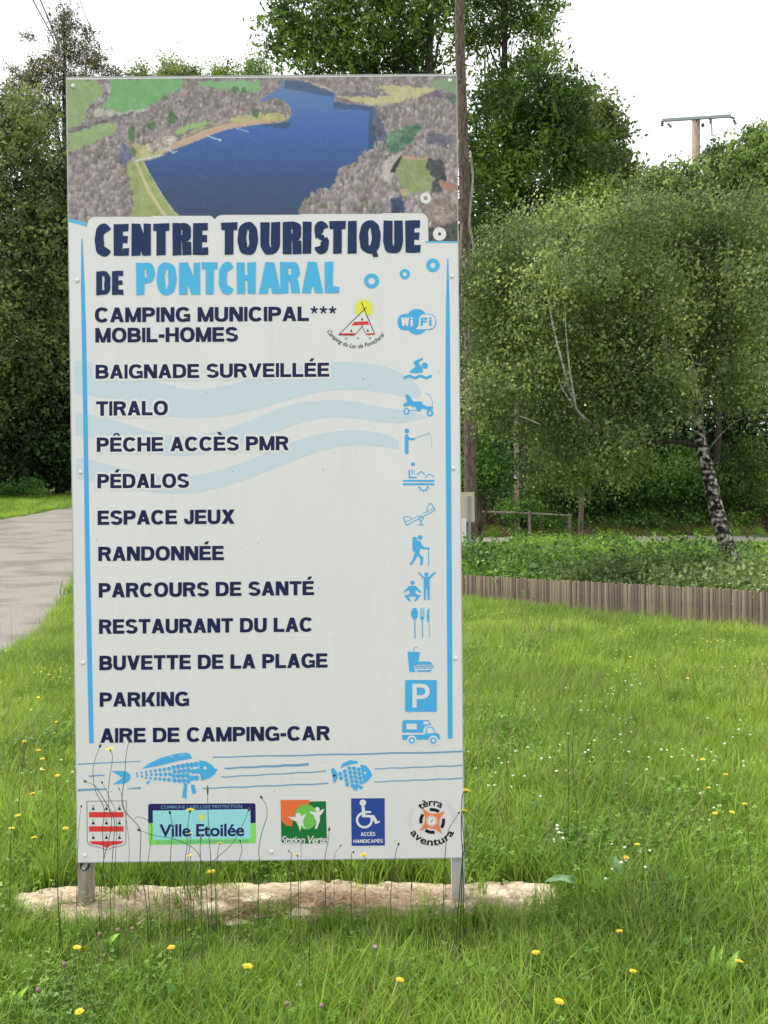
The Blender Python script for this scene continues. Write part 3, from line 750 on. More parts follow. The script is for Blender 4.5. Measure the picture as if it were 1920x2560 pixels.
A.glyph('i', z(416, 0)[0], z(438, 0)[0], z(338, 0)[0], z(440, 0)[0], z(0, 276)[1], z(0, 198)[1], z(0, 275)[1], z(0, 198)[1], 6, 5); A.done()

def wave(x0, x1, y, a, k, n=24): return [(x0+(x1-x0)*i/n, y+a*math.cos(2*math.pi*k*i/n)) for i in range(n+1)]
A = Art('pictogram', K_BLUE, 3, ZA, label='blue swimmer pictogram')
A.stroke(wave(180, 440, 745, 9, 2.5, 36), 24).disc(376, 642, 29).poly([(270, 618), (283, 598), (352, 568), (360, 584), (318, 608), (345, 655), (362, 700), (300, 712), (238, 705), (234, 696), (292, 650)]).done()
A = Art('pictogram', K_BLUE, 3, ZA, label='blue beach wheelchair pictogram')
A.poly([(195, 915), (215, 905), (240, 922), (268, 972), (350, 970), (358, 1000), (400, 1018), (450, 1015), (455, 1040), (400, 1050), (350, 1035), (330, 1065), (305, 1060), (290, 1020), (230, 1012), (185, 1020), (176, 1000), (185, 985), (215, 980)])
A.ring(207, 1062, 22, 12, ry=27).ring(424, 1078, 22, 17, ry=25).stroke([(228, 1055), (300, 1050)], 7).stroke([(448, 1010), (440, 950), (415, 910), (378, 893)], 4, 5).done()
A = Art('pictogram', K_BLUE, 3, ZA, label='blue angler pictogram with a rod')
A.disc(211, 1243, 22).stroke([(209, 1290), (209, 1440)], 34, cap=True).poly([(205, 1275), (240, 1308), (285, 1308), (280, 1328), (225, 1326), (200, 1320)]).stroke([(280, 1312), (420, 1262)], 5).stroke([(420, 1262), (438, 1330), (440, 1400)], 2.5).done()
A = Art('pictogram', K_BLUE, 3, ZA, label='blue pedal boat pictogram')
A.disc(267, 1550, 18).stroke([(234, 1602), (234, 1671), (302, 1671)], 14).stroke([(262, 1594), (262, 1645)], 8).stroke([(278, 1600), (282, 1645)], 4)
A.stroke([(303, 1648), (340, 1618), (378, 1645)], 9, 6).stroke([(380, 1675), (400, 1650), (425, 1642), (450, 1655), (462, 1675)], 7, 5)
A.rrect(174, 1694, 466, 1710, 6).rrect(174, 1724, 466, 1742, 8).ring(365, 1752, 36, 9, 0, 180, 14)
for k in range(5):
    an = math.radians(18+36*k); A.poly([(365+36*math.cos(an-.2), 1752+36*math.sin(an-.2)), (365+36*math.cos(an+.2), 1752+36*math.sin(an+.2)), (365+66*math.cos(an), 1752+66*math.sin(an))])
A.done()
A = Art('pictogram', K_BLUE, 3, ZA, label='blue seesaw pictogram')
A.stroke([(178, 2040), (207, 2112), (472, 1972), (434, 1908)], 8).stroke([(195, 2085), (320, 2022)], 6).stroke([(360, 2002), (462, 1950)], 6)
A.stroke([(178, 2040), (215, 2030), (240, 2040), (256, 2058)], 7, 5).stroke([(434, 1908), (405, 1935), (395, 1960), (398, 1985)], 7, 5).ring(340, 2047, 20, 8).stroke([(342, 2068), (342, 2104)], 11).stroke([(308, 2107), (372, 2107)], 8).done()
A = Art('pictogram', K_BLUE, 3, ZB, label='blue hiker pictogram with backpack and stick')
A.disc(334, 160, 22).rrect(262, 155, 304, 290, 10).poly([(304, 188), (335, 196), (348, 225), (372, 252), (420, 252), (420, 268), (362, 270), (336, 255), (325, 312), (362, 345), (355, 410), (332, 418), (336, 355), (308, 328), (292, 360), (255, 414), (234, 412), (270, 350), (285, 290)])
A.stroke([(411, 268), (411, 420)], 7).done()
A = Art('pictogram', K_BLUE, 3, ZB, label='blue pictogram of two people exercising')
A.disc(262, 578, 20).poly([(232, 605), (292, 605), (342, 660), (336, 672), (290, 642), (290, 680), (320, 688), (342, 690), (320, 715), (292, 748), (276, 742), (300, 708), (262, 702), (222, 708), (248, 742), (234, 752), (200, 715), (186, 694), (236, 682), (236, 642), (188, 668), (182, 658)])
A.disc(390, 500, 19).poly([(308, 482), (320, 478), (366, 522), (414, 522), (465, 476), (478, 484), (420, 545), (420, 735), (402, 738), (400, 632), (386, 632), (384, 738), (368, 735), (366, 545)]).done()
A = Art('pictogram', K_BLUE, 3, ZB, label='blue spoon fork and knife pictogram')
A.disc(282, 862, 32, 55, 24).stroke([(284, 915), (286, 1090)], 10).stroke([(353, 900), (355, 1085)], 8).stroke([(416, 930), (418, 1088)], 4)
for k in range(4): A.stroke([(336+k*11, 808), (336+k*11, 895)], 4)
A.poly([(332, 890), (372, 890), (366, 915), (353, 935), (340, 915)]).poly([(416, 806), (418, 945), (398, 930), (394, 880), (402, 830)]).done()
A = Art('pictogram', K_BLUE, 3, ZB, label='blue drink cup and hot dog pictogram')
A.poly([(214, 1214), (330, 1214), (330, 1224), (318, 1300), (270, 1345), (290, 1400), (234, 1400), (218, 1224)]).stroke([(272, 1214), (276, 1192), (290, 1174), (314, 1166)], 6, 5)
A.poly([(280, 1328), (310, 1303), (420, 1303), (450, 1328)]).poly([(290, 1385), (315, 1399), (425, 1399), (444, 1380)]).stroke([(280, 1349), (290, 1335), (440, 1335), (458, 1349), (440, 1364), (292, 1364)], 7, closed=True).stroke(wave(295, 440, 1350, 4, 2), 8).done()
Art('pictogram', K_BLUE, 3, ZB, label='blue square parking pictogram').rrect(195, 1473, 487, 1766, 12).done()
A = Art('pictogram_detail', K_WHITE, 4, ZB); q = lambda x, y: (960+x/3.685, 1300+y/3.685)
A.glyph('P', q(262, 0)[0], q(420, 0)[0], q(262, 0)[0], q(420, 0)[0], q(0, 1728)[1], q(0, 1508)[1], q(0, 1728)[1], q(0, 1508)[1], 10.5, 9.5); A.done()
A = Art('pictogram', K_BLUE, 3, ZB, label='blue camper van pictogram')
A.poly([(168, 1862), (182, 1842), (410, 1842), (436, 1886), (380, 1896), (362, 1925), (360, 1958), (168, 1958)]).poly([(168, 1980), (375, 1976), (385, 1960), (388, 1920), (402, 1904), (446, 1904), (476, 1960), (508, 1970), (520, 2018), (500, 2022), (168, 2024)]).done()
A = Art('pictogram_detail', K_WHITE, 4, ZB)
A.rect(206, 1876, 302, 1928).poly([(362, 1856), (405, 1852), (420, 1878), (366, 1884)]).poly([(398, 1914), (440, 1912), (468, 1962), (396, 1966)]).disc(256, 2030, 44, 46, 24).disc(455, 2030, 44, 46, 24).done()
A = Art('pictogram_detail', K_BLUE, 5, ZB); A.ring(256, 2030, 23, 15).ring(455, 2030, 23, 15).done()

# water lines along the bottom
for x0, y0, x1, y1, w1, w2 in ((45, 234, 565, 210, 11, 8), (140, 334, 272, 325, 14, 10), (48, 450, 288, 440, 20, 14), (460, 440, 570, 430, 6, 18)):
    Art('water_line', K_STEEL, 2, ZL).stroke([(x0, y0), ((x0+x1)/2, (y0+y1)/2-2), (x1, y1)], w1, w2=w2).done()
for x0, y0, x1, y1, w1, w2 in ((1168, 175, 3238, 130, 10, 15), (1265, 268, 1965, 236, 13, 22), (1238, 340, 2108, 292, 10, 10), (1085, 434, 2128, 394, 10, 12), (2508, 272, 3238, 244, 9, 11), (2508, 380, 3240, 350, 9, 11)):
    n = 14; Art('water_line', K_STEEL, 2, ZL).stroke([(x0+(x1-x0)*i/n, y0+(y1-y0)*i/n+2.5*math.sin(i*1.7)) for i in range(n+1)], w1, w2=w2).done()
# fish
def fish(z, head, tail, fin, fins2, body, sc, eye, line, name):
    A = Art('fish_print', K_BLUE, 3, z, label=name); A.poly(head).poly(tail).poly(fin)
    for q in fins2: A.poly(q)
    for (x, y, r) in sc:
        A.poly([(x-r*.9, y-r*.5), (x, y-r), (x+r*.9, y-r*.4), (x+r*.7, y+r*.6), (x, y+r), (x-r*.75, y+r*.55)])
    A.done()
    B = Art('fish_print_detail', K_CREAM, 5, z); B.disc(*eye)
    for q in line: B.stroke(q, 4)
    B.done()
S1 = []
top = lambda x: 212+ (1050-x)*.0 if x > 950 else 212+(950-x)*.235
for i in range(14):
    x = 1033-i*38; t = (x-500)/540
    if x < 505: continue
    yt = 205+(1-t)*100; yb = 395-((1-t)**2)*60-(t > .9)*20; r = 8+14*t; nrow = max(2, int((yb-yt)/(r*2.15)))
    for j in range(nrow):
        S1.append((x+(r*.5 if j % 2 else 0), yt+(j+.5)*(yb-yt)/nrow, r*1.16))
fish(ZL, [(1056, 200), (1110, 208), (1160, 240), (1185, 270), (1208, 274), (1190, 310), (1150, 345), (1075, 372), (1058, 300)],
     [(328, 290), (400, 288), (450, 292), (482, 320), (488, 345), (470, 375), (440, 392), (336, 402), (418, 345)],
     [(580, 272), (640, 225), (740, 180), (850, 150), (930, 136), (975, 145), (998, 185), (900, 202), (700, 250)],
     [[(930, 392), (956, 392), (950, 512), (914, 510)], [(985, 405), (1015, 400), (1032, 470), (1000, 482)], [(612, 385), (640, 368), (655, 372), (628, 402)]], None, S1, (1104, 264, 13),
     [[(815, 165), (845, 180)], [(890, 148), (915, 168)], [(915, 140), (935, 160)]], 'large blue scaly fish print')
S2 = []
for i in range(5):
    x = 765-i*38; hh = [62, 78, 72, 54, 26][i]
    for j in range(int(hh*2/34)+1):
        S2.append((x+(j-2)*7, 322-hh+17+j*36+(i % 2)*8, 19.5))
fish(ZR, [(765, 235), (815, 245), (845, 280), (865, 325), (840, 360), (795, 398), (780, 320)],
     [(522, 275), (540, 262), (570, 295), (580, 330), (568, 370), (548, 394), (536, 350)],
     [(598, 270), (620, 225), (680, 200), (745, 208), (742, 228), (690, 232), (640, 250)],
     [[(715, 405), (748, 408), (738, 455), (704, 445)], [(755, 410), (790, 415), (775, 445), (757, 435)]], None, S2, (805, 305, 10), [], 'small blue scaly fish print')
Art('fish_print_detail', K_BLACK, 5, ZR).disc(551, 327, 10).done()

# shield
A = Art('shield_emblem', K_BLACK, 3, ZL, label='red and white shield emblem with nine black ermine marks')
A.stroke([(124, 540), (450, 537), (447, 880), (430, 905), (340, 925), (287, 945), (235, 925), (150, 905), (127, 880)], 3.5, closed=True)
for y in (598, 718, 838):
    for x in (177, 286, 394): A.poly([(x-15, y+14), (x+15, y+14), (x, y-14)]).stroke([(x-9, y-18), (x, y-27), (x+9, y-18)], 2.5)
A.done()
A = Art('shield_band', K_RED, 3, ZL); A.rect(142, 630, 428, 674).rect(142, 748, 428, 792).poly([(145, 872), (428, 870), (410, 892), (330, 905), (288, 928), (245, 905), (165, 895)]).done()

# starred town label
K_DNAVY = ink('ink_violet_navy', 40, 34, 96, 215); K_LIME = ink('ink_lime', 130, 215, 95, 215); K_AQUA = ink('ink_aqua', 150, 212, 232, 215)
Art('emblem_plate', K_DNAVY, 2, ZL, label='navy upper frame of the starred town label').poly([(632, 722), (632, 575), (645, 562), (1510, 557), (1522, 568), (1524, 722)]).done()
Art('emblem_plate', K_LIME, 2, ZL, label='lime lower frame of the starred town label').poly([(632, 724), (1524, 724), (1526, 880), (1515, 890), (650, 903), (638, 895)]).done()
Art('emblem_plate', K_AQUA, 3, ZL, label='pale blue centre of the starred town label').poly([(670, 618), (1480, 605), (1483, 850), (674, 860)]).done()
Art('lettering', K_DNAVY, 4, ZL, label='navy lettering reading Ville Etoilée').text('Ville Etoilée', lambda t, y, x: (725+705*t, 832-y*142-t*6), .024, 0, .96).done()
A = Art('lettering', K_STEEL, 4, ZL, label='small lettering reading COMMUNE LABELLISEE PROTECTION'); A.text('COMMUNE LABELLISEE PROTECTION', lambda t, y, x: (738+672*t, 602-y*38-t*6), .004).done()
A = Art('lettering', K_STEEL, 4, ZL, label='faint small lettering on the lime frame'); A.text('DU CIEL ET DE L ENVIRONNEMENT NOCTURNES', lambda t, y, x: (705+760*t, 892-y*34-t*10), .0).done()
A = Art('emblem', K_YEL, 4, ZL, label='small yellow sun on the starred town label').disc(1078, 674, 18)
for k in range(10):
    an = 2*math.pi*k/10; A.stroke([(1078+20*math.cos(an), 674+20*math.sin(an)), (1078+33*math.cos(an), 674+33*math.sin(an))], 7)
A.done()
# green resort emblem
K_GRN = ink('ink_green', 28, 112, 56, 215); K_ORG = ink('ink_orange', 228, 112, 62, 215); K_LGRN = ink('ink_light_green', 110, 185, 80, 215)
Art('emblem_plate', K_GRN, 2, ZR, label='green square of the resort emblem').poly([(106, 600), (330, 542), (480, 541), (490, 890), (112, 893)]).done()
Art('emblem_plate', K_ORG, 3, ZR, label='orange corner of the resort emblem').poly([(103, 530), (345, 528), (345, 560), (290, 580), (235, 640), (205, 700), (200, 748), (150, 742), (112, 700)]).done()
A = Art('emblem', K_LGRN, 4, ZR, label='light green apple shape of the resort emblem').disc(318, 670, 96, 104, 28).poly([(260, 575), (300, 568), (345, 566), (330, 580), (280, 590)]); A.done()
A = Art('emblem', K_WHITE, 5, ZR, label='two white dancing figures of the resort emblem')
A.poly([(165, 665), (190, 672), (230, 668), (232, 645), (252, 635), (272, 645), (268, 665), (320, 640), (300, 680), (290, 705), (300, 750), (318, 778), (285, 745), (275, 740), (268, 795), (255, 750), (240, 710), (190, 688)])
A.disc(410, 606, 19).poly([(345, 622), (395, 630), (425, 622), (470, 600), (450, 640), (430, 660), (432, 700), (405, 770), (388, 768), (405, 710), (385, 680), (380, 655), (350, 640)]).done()
Art('lettering', K_WHITE, 4, ZR, label='white lettering reading Station Verte').text('Station Verte', lambda t, y, x: (112+375*t, 893-y*92-t*4), .012, .18, .86).done()
# access sign
K_ACC = ink('ink_royal_blue', 44, 72, 150, 215)
Art('emblem_plate', K_ACC, 2, ZR, label='blue wheelchair access sign').poly([(689, 517), (968, 515), (970, 908), (694, 911)]).done()
A = Art('emblem', K_WHITE, 3, ZR, label='white wheelchair user symbol')
A.disc(787, 553, 27).poly([(776, 582), (802, 582), (804, 620), (855, 622), (855, 638), (806, 640), (808, 652), (880, 656), (908, 706), (928, 702), (926, 716), (890, 730), (862, 676), (780, 672)])
A.ring(800, 696, 61, 19, -20, 250, 30, ry=60).done()
zr = lambda x, y: (670+x/3.318, 1840+y/3.318)
A = Art('lettering', K_WHITE, 3, label='white lettering reading ACCÈS')
x0, y0 = zr(770, 828); x1, yt = zr(890, 797); A.glyphs('ACCÈS', x0, x1, y0, yt, y0-.3, yt-.3, st=.22, sh=.2)
A.done(); A = Art('lettering', K_WHITE, 3, label='white lettering reading HANDICAPÉS')
x0, y0 = zr(708, 886); x1, yt = zr(955, 857); A.glyphs('HANDICAPÉS', x0, x1, y0, yt, y0-.6, yt-.6, st=.22, sh=.2); A.done()
# compass emblem
K_LILAC = ink('ink_lilac', 212, 206, 214, 218); K_CORAL = ink('ink_coral', 226, 128, 82, 215)
A = Art('emblem', K_LILAC, 2, ZR, label='two pale arcs of the compass emblem').ring(1362, 700, 186, 34, 165, 212, 12).ring(1362, 700, 186, 34, -48, 8, 14); A.done()
A = Art('emblem', K_BLACK, 3, ZR, label='black broken ring of the compass emblem')
for a in (-12, 78, 168, 258): A.ring(1362, 704, 94, 26, a, a+48, 10)
A.done()
A = Art('emblem', K_CORAL, 4, ZR, label='orange four pointed compass star')
pts = []
for k in range(16):
    an = math.radians(-128+22.5*k); rr_ = {0: 134, 1: 66, 2: 62, 3: 66}[k % 4]; pts.append((1362+rr_*math.cos(an), 704+rr_*math.sin(an)))
A.poly(pts).done()
A = Art('emblem', K_CREAM, 5, ZR, label='pale dial of the compass emblem').disc(1358, 704, 46, n=26); A.done()
A = Art('emblem', K_CORAL, 6, ZR, label='orange compass needle and rim').ring(1358, 704, 38, 5).poly([(1342, 722), (1352, 700), (1374, 682), (1364, 708)]); A.done()
A = Art('emblem', K_BLACK, 3, ZR, label='black curved lettering reading tèrra aventura')
A.text('tèrra', arcfn(1362, 715, 138, -132, -58, 85, True), .022, 0, 1.0)
A.text('aventura', arcfn(1362, 700, 208, 152, 28, 88), .022, 0, 1.0); A.done()

# screw caps
def dome_mesh():
    V, Fc = [], []; n, m = 12, 5
    for i in range(m):
        t = math.pi/2*i/m
        for j in range(n):
            a = 2*math.pi*j/n; V.append((math.cos(t)*math.cos(a), -math.sin(t)*.7, math.cos(t)*math.sin(a)))
    V.append((0, -.7, 0))
    for i in range(m-1):
        for j in range(n): Fc.append((i*n+j, (i+1)*n+j, (i+1)*n+(j+1) % n, i*n+(j+1) % n))
    for j in range(n): Fc.append(((m-1)*n+j, m*n, (m-1)*n+(j+1) % n))
    return pymesh('screw_cap', V, Fc, True)
M_cap = plain('cap_white', (.82, .82, .8), rough=.3, vary=.02)
dm = dome_mesh()
for px, py in ((182.9, 215.3), (193.3, 701.3), (202, 1180.4), (207.8, 1657), (211.8, 2138), (1125, 202.5), (1129.6, 690.9), (1133.6, 1170.6), (1138.8, 1645.6), (678.8, 2129.4)):
    u, vv = loc2(px, py); o = link('screw_cap', dm, M_cap, board); o.location = (u, -.001, vv); o.scale = (.0085,)*3
# fly specks
A = Art('dirt_speck', K_BLACK, 2, (0, 0, 1)); rs = random.Random(3)
for _ in range(60):
    x, y = rs.uniform(215, 1110), rs.choice([rs.uniform(1860, 2140), rs.uniform(900, 1850)]); s_ = rs.uniform(.5, 1.3)
    A.poly([(x-s_, y), (x, y-s_*1.6), (x+s_, y), (x, y+s_)])
A.done()['kind'] = 'stuff'

# posts
M_wood = noise_mat('post_wood_grey', (.20, .17, .14, 1), (.42, .37, .32, 1), scale=9, detail=8, rough=.85, stretch=(4, 4, .5), bump=.002, bscale=40, lo=.3, hi=.7)
M_wood2 = noise_mat('post_wood_pale', (.34, .33, .32, 1), (.5, .49, .47, 1), scale=9, detail=8, rough=.85, stretch=(4, 4, .5), bump=.002, bscale=40, lo=.3, hi=.7)
def post_geo(x0, x1, flare=0):
    V = []; rows = 14
    for i in range(rows+1):
        z = -.15+(PZ0+PH-.05+.15)*i/rows; e = flare*max(0, 1-(z+.15)/.26)
        for (x, y) in ((x0-e, .0125), (x1, .0125), (x1, .062), (x0-e, .062)):
            V.append((x+rs.uniform(-.0006, .0006), y, z))
    Fc = [(i*4+j, i*4+(j+1) % 4, (i+1)*4+(j+1) % 4, (i+1)*4+j) for i in range(rows) for j in range(4)]
    Fc += [(3, 2, 1, 0), tuple(rows*4+j for j in range(4))]
    return V, Fc
for (pa, pb, mt, fl) in ((195.5, 226.5, M_wood, .035), (1128.5, 1160, M_wood2, 0)):
    u0, _ = loc2(pa, 2160); u1, _ = loc2(pb, 2160)
    link('post', pymesh('post', *post_geo(u0*1.004, u1*1.004, fl)), mt, board)
u0, v0 = loc2(198, 2180); u1, v1 = loc2(223, 2158.5)
M_stk = noise_mat('sticker_print', (.03, .028, .03, 1), (.5, .5, .48, 1), scale=60, detail=2, rough=.5, lo=.45, hi=.6)
link('post_sticker', pymesh('post_sticker', *box_geo(u0, u1, .0105, .0122, v0, v1)), M_stk, board)

# ------------------------------------------------------------------ rough footing under the panel
def footing():
    nx, ny = 260, 46
    x0, x1 = ground(8, 2262).x, ground(1425, 2250).x
    V = []; hts = {}
    rg = np.random.default_rng(5)
    S, T = np.meshgrid(np.linspace(0, 1, nx), np.linspace(0, 1, ny))
    X = x0+(x1-x0)*S
    yb = 3.925-.02*np.sin(X*5)+.012*np.sin(X*17)
    yb = yb-.16*np.clip((x0+.32-X)/.32, 0, 1)**2-.10*np.clip((X-x1+.2)/.2, 0, 1)**2
    yf = 3.56+.03*np.sin(X*4+1)+.015*np.sin(X*23)+.17*np.clip((x0+.25-X)/.25, 0, 1)**2+.12*np.clip((X-x1+.25)/.25, 0, 1)**2
    Y = yf+(yb-yf)*T
    n = vnoise(X*100+900, Y*260, 14, 21)*.5+vnoise(X*100+900, Y*260, 5, 22)*.3+vnoise(X*100+900, Y*200, 2.2, 23)*.2
    crack = np.abs(vnoise(X*60+500, Y*220, 17, 31)-.5) < .03
    crack |= np.abs(vnoise(X*100+100, Y*100, 23, 33)-.5) < .01
    Z = .006+.020*T+.008*(n-.5)*2-.022*crack+.006*(vnoise(X*100+900, Y*300, 3, 29)-.5)
    e = np.minimum(np.minimum(S, 1-S)*60, np.minimum(T*6, (1-T)*16)); Z = Z*np.clip(e, 0, 1)-.03*(1-np.clip(e, 0, 1))
    P = np.stack([X, Y, Z], -1)
    Q = np.stack([P[:-1, :-1], P[:-1, 1:], P[1:, 1:], P[1:, :-1]], 2).reshape(-1, 4, 3)
    me = bpy.data.meshes.new('footing')
    me.from_pydata([tuple(p) for p in P.reshape(-1, 3)], [], [(j*nx+i, j*nx+i+1, (j+1)*nx+i+1, (j+1)*nx+i) for j in range(ny-1) for i in range(nx-1)]); me.update()
    me.polygons.foreach_set('use_smooth', [True]*len(me.polygons))
    a = me.attributes.new('litter', 'FLOAT', 'POINT')
    V = None
    lit = np.clip((.93-T)*3.2, 0, 1)*np.clip((vnoise(X*70+300, Y*160, 11, 41)*.6+vnoise(X*90+300, Y*260, 5, 42)*.4-.28)*6, 0, 1)*np.clip(1.2-np.abs(X+.35)/1.0, .3, 1)
    a.data.foreach_set('value', lit.astype(np.float32).ravel())
    m, nn, p = newmat('rough_mortar')
    tcx = nn.nodes.new('ShaderNodeTexCoord'); z = nn.nodes.new('ShaderNodeTexNoise'); z.inputs['Scale'].default_value = 26; z.inputs['Detail'].default_value = 8
    r = nn.nodes.new('ShaderNodeValToRGB'); r.color_ramp.elements[0].position = .3; r.color_ramp.elements[1].position = .68
    r.color_ramp.elements[0].color = (.40, .31, .20, 1); r.color_ramp.elements[1].color = (.70, .60, .44, 1)
    nn.links.new(tcx.outputs['Object'], z.inputs[0]); nn.links.new(z.outputs[0], r.inputs[0])
    at_ = nn.nodes.new('ShaderNodeAttribute'); at_.attribute_name = 'litter'
    mx = nn.nodes.new('ShaderNodeMix'); mx.data_type = 'RGBA'; nn.links.new(at_.outputs['Fac'], mx.inputs[0])
    z2 = nn.nodes.new('ShaderNodeTexNoise'); z2.inputs['Scale'].default_value = 90; z2.inputs['Detail'].default_value = 6; nn.links.new(tcx.outputs['Object'], z2.inputs[0])
    r2 = nn.nodes.new('ShaderNodeValToRGB'); r2.color_ramp.elements[0].color = (.06, .035, .02, 1); r2.color_ramp.elements[1].color = (.30, .19, .11, 1); r2.color_ramp.elements[0].position = .35; r2.color_ramp.elements[1].position = .7
    nn.links.new(z2.outputs[0], r2.inputs[0]); nn.links.new(r.outputs[0], mx.inputs[6]); nn.links.new(r2.outputs[0], mx.inputs[7])
    nn.links.new(mx.outputs[2], p.inputs['Base Color']); p.inputs['Roughness'].default_value = .95
    b = nn.nodes.new('ShaderNodeBump'); b.inputs['Distance'].default_value = .006; nn.links.new(z2.outputs[0], b.inputs['Height']); nn.links.new(b.outputs[0], p.inputs['Normal'])
    o = link('footing_slab', me, m)
    tag(o, 'low cracked strip of pale rough mortar in the grass under the panel posts', 'slab')
    FP = [(float(X[0, i]), float(Y[0, i])) for i in range(0, nx, 8)]+[(float(X[-1, i]), float(Y[-1, i])) for i in range(nx-1, -1, -8)]
    # dry chips and straw on it
    N = 900; u = rg.random(N); xx = x0+.15+(x1-x0-.3)*u; yy = 3.53+.26*rg.random(N)
    L = .006+.03*rg.random(N)**2; an = rg.random(N)*math.pi; wd = .0012+.002*rg.random(N)
    zz = .03+.02*rg.random(N)+.02*(yy-3.5)/.4
    d = np.stack([np.cos(an), np.sin(an), (rg.random(N)-.5)*.5], -1)*L[:, None]; s = np.stack([-np.sin(an), np.cos(an), np.zeros(N)], -1)*wd[:, None]
    c = np.stack([xx, yy, zz], -1); QQ = np.stack([c-d-s, c+d-s*.4, c+d+s*.4, c-d+s], 1)
    mm = noise_mat('dry_litter', (.09, .05, .03, 1), (.45, .34, .22, 1), scale=20, rough=.9)
    tag(link('dry_litter', quadmesh('dry_litter', QQ), mm), kind='stuff')
    return FP
FOOT = footing()

# ------------------------------------------------------------------ scatter by geometry nodes (only for what nobody would count)
def scatter(name, protos, P, rot, scl, idx, label=None):
    col = bpy.data.collections.new(name+'_sources')
    for i, (nm, me) in enumerate(protos):
        o = bpy.data.objects.new('%s_%02d' % (name, i), me); col.objects.link(o)
    me = bpy.data.meshes.new(name); me.vertices.add(len(P)); me.vertices.foreach_set('co', np.asarray(P, np.float32).ravel())
    a = me.attributes.new('rot', 'FLOAT_VECTOR', 'POINT'); a.data.foreach_set('vector', np.asarray(rot, np.float32).ravel())
    a = me.attributes.new('scl', 'FLOAT_VECTOR', 'POINT'); a.data.foreach_set('vector', np.asarray(scl, np.float32).ravel())
    a = me.attributes.new('idx', 'INT', 'POINT'); a.data.foreach_set('value', np.asarray(idx, np.int32))
    ng = bpy.data.node_groups.new(name, 'GeometryNodeTree')
    ng.interface.new_socket('Geometry', in_out='INPUT', socket_type='NodeSocketGeometry'); ng.interface.new_socket('Geometry', in_out='OUTPUT', socket_type='NodeSocketGeometry')
    N = ng.nodes; gi = N.new('NodeGroupInput'); go = N.new('NodeGroupOutput'); ci = N.new('GeometryNodeCollectionInfo')
    ci.inputs['Collection'].default_value = col; ci.inputs['Separate Children'].default_value = True; ci.inputs['Reset Children'].default_value = True
    ip = N.new('GeometryNodeInstanceOnPoints'); ip.inputs['Pick Instance'].default_value = True
    def na(nm, dt):
        q = N.new('GeometryNodeInputNamedAttribute'); q.data_type = dt; q.inputs['Name'].default_value = nm; return q.outputs['Attribute']
    e2r = N.new('FunctionNodeEulerToRotation')
    Lk = ng.links.new
    Lk(gi.outputs[0], ip.inputs['Points']); Lk(ci.outputs[0], ip.inputs['Instance']); Lk(na('idx', 'INT'), ip.inputs['Instance Index'])
    Lk(na('rot', 'FLOAT_VECTOR'), e2r.inputs[0]); Lk(e2r.outputs[0], ip.inputs['Rotation']); Lk(na('scl', 'FLOAT_VECTOR'), ip.inputs['Scale'])
    Lk(ip.outputs[0], go.inputs[0])
    o = link(name, me, None); md = o.modifiers.new('scatter', 'NODES'); md.node_group = ng
    o['kind'] = 'stuff'
    if label: o['label'] = label
    return o

def blades(n, rad, h0, h1, w0, w1, bend, seed, upright=.9):
    """grass tuft: each blade three curved quads tapering to the tip"""
    r = np.random.default_rng(seed); Q = []; T = []
    for _ in range(n):
        a = r.random()*2*math.pi; rr_ = rad*math.sqrt(r.random()); bx, by = rr_*math.cos(a), rr_*math.sin(a)
        h = h0+(h1-h0)*r.random(); w_ = w0+(w1-w0)*r.random(); d = r.random()*2*math.pi; bd = bend*h*(.2+r.random())
        face = d+math.pi/2+r.normal()*.5; sx, sy = math.cos(face), math.sin(face); tl = r.random()
        pts = []
        for k in range(4):
            t = k/3; off = bd*t*t; z = h*(t-.25*bend*t*t)
            lean = (1-upright)*h*t
            pts.append((bx+math.cos(d)*(off+lean), by+math.sin(d)*(off+lean), z, w_*(1-t**1.6)+.0004))
        for k in range(3):
            p, q = pts[k], pts[k+1]
            Q.append([(p[0]-sx*p[3], p[1]-sy*p[3], p[2]), (p[0]+sx*p[3], p[1]+sy*p[3], p[2]), (q[0]+sx*q[3], q[1]+sy*q[3], q[2]), (q[0]-sx*q[3], q[1]-sy*q[3], q[2])]); T.append(tl*.6)
    return np.array(Q), T
def discs(n, rad, h0, h1, size, seed, tri=True):
    """clover and small herb leaves held roughly level"""
    r = np.random.default_rng(seed); Q = []; T = []
    for _ in range(n):
        a = r.random()*2*math.pi; rr_ = rad*math.sqrt(r.random()); c = np.array([rr_*math.cos(a), rr_*math.sin(a), h0+(h1-h0)*r.random()])
        t0 = r.random()*2*math.pi; s = size*(.6+.8*r.random()); tl = r.random(); tx, ty = r.normal()*.35, r.normal()*.35
        for k in range(3 if tri else 1):
            an = t0+k*2.094; e = np.array([math.cos(an), math.sin(an), 0]); f = np.array([-math.sin(an), math.cos(an), 0])
            P = [c, c+e*s*.55+f*s*.42, c+e*s, c+e*s*.55-f*s*.42]
            P = [p+np.array([0, 0, tx*(p-c)[0]+ty*(p-c)[1]]) for p in P]; Q.append(P); T.append(tl*.6+.1)
        b = np.array([c[0]*.8, c[1]*.8, 0]); Q.append([b+(-.0007, 0, 0), b+(.0007, 0, 0), c+(.0007, 0, 0), c+(-.0007, 0, 0)]); T.append(.3)
    return np.array(Q), T
GRASS = leaf_mat('meadow_grass', (.075, .13, .018, 1), (.155, .25, .026, 1), (.32, .41, .055, 1), trans=.47, rough=.55, patch=.6, k=1.8)
GRASS_Y = leaf_mat('meadow_grass_yellowish', (.12, .20, .028, 1), (.23, .32, .045, 1), (.42, .46, .11, 1), trans=.45, rough=.5, patch=.5, k=1.6)
CLOV = leaf_mat('clover_leaf', (.05, .12, .016, 1), (.12, .22, .03, 1), (.25, .36, .07, 1), trans=.38, rough=.45, patch=.8, k=1.6)
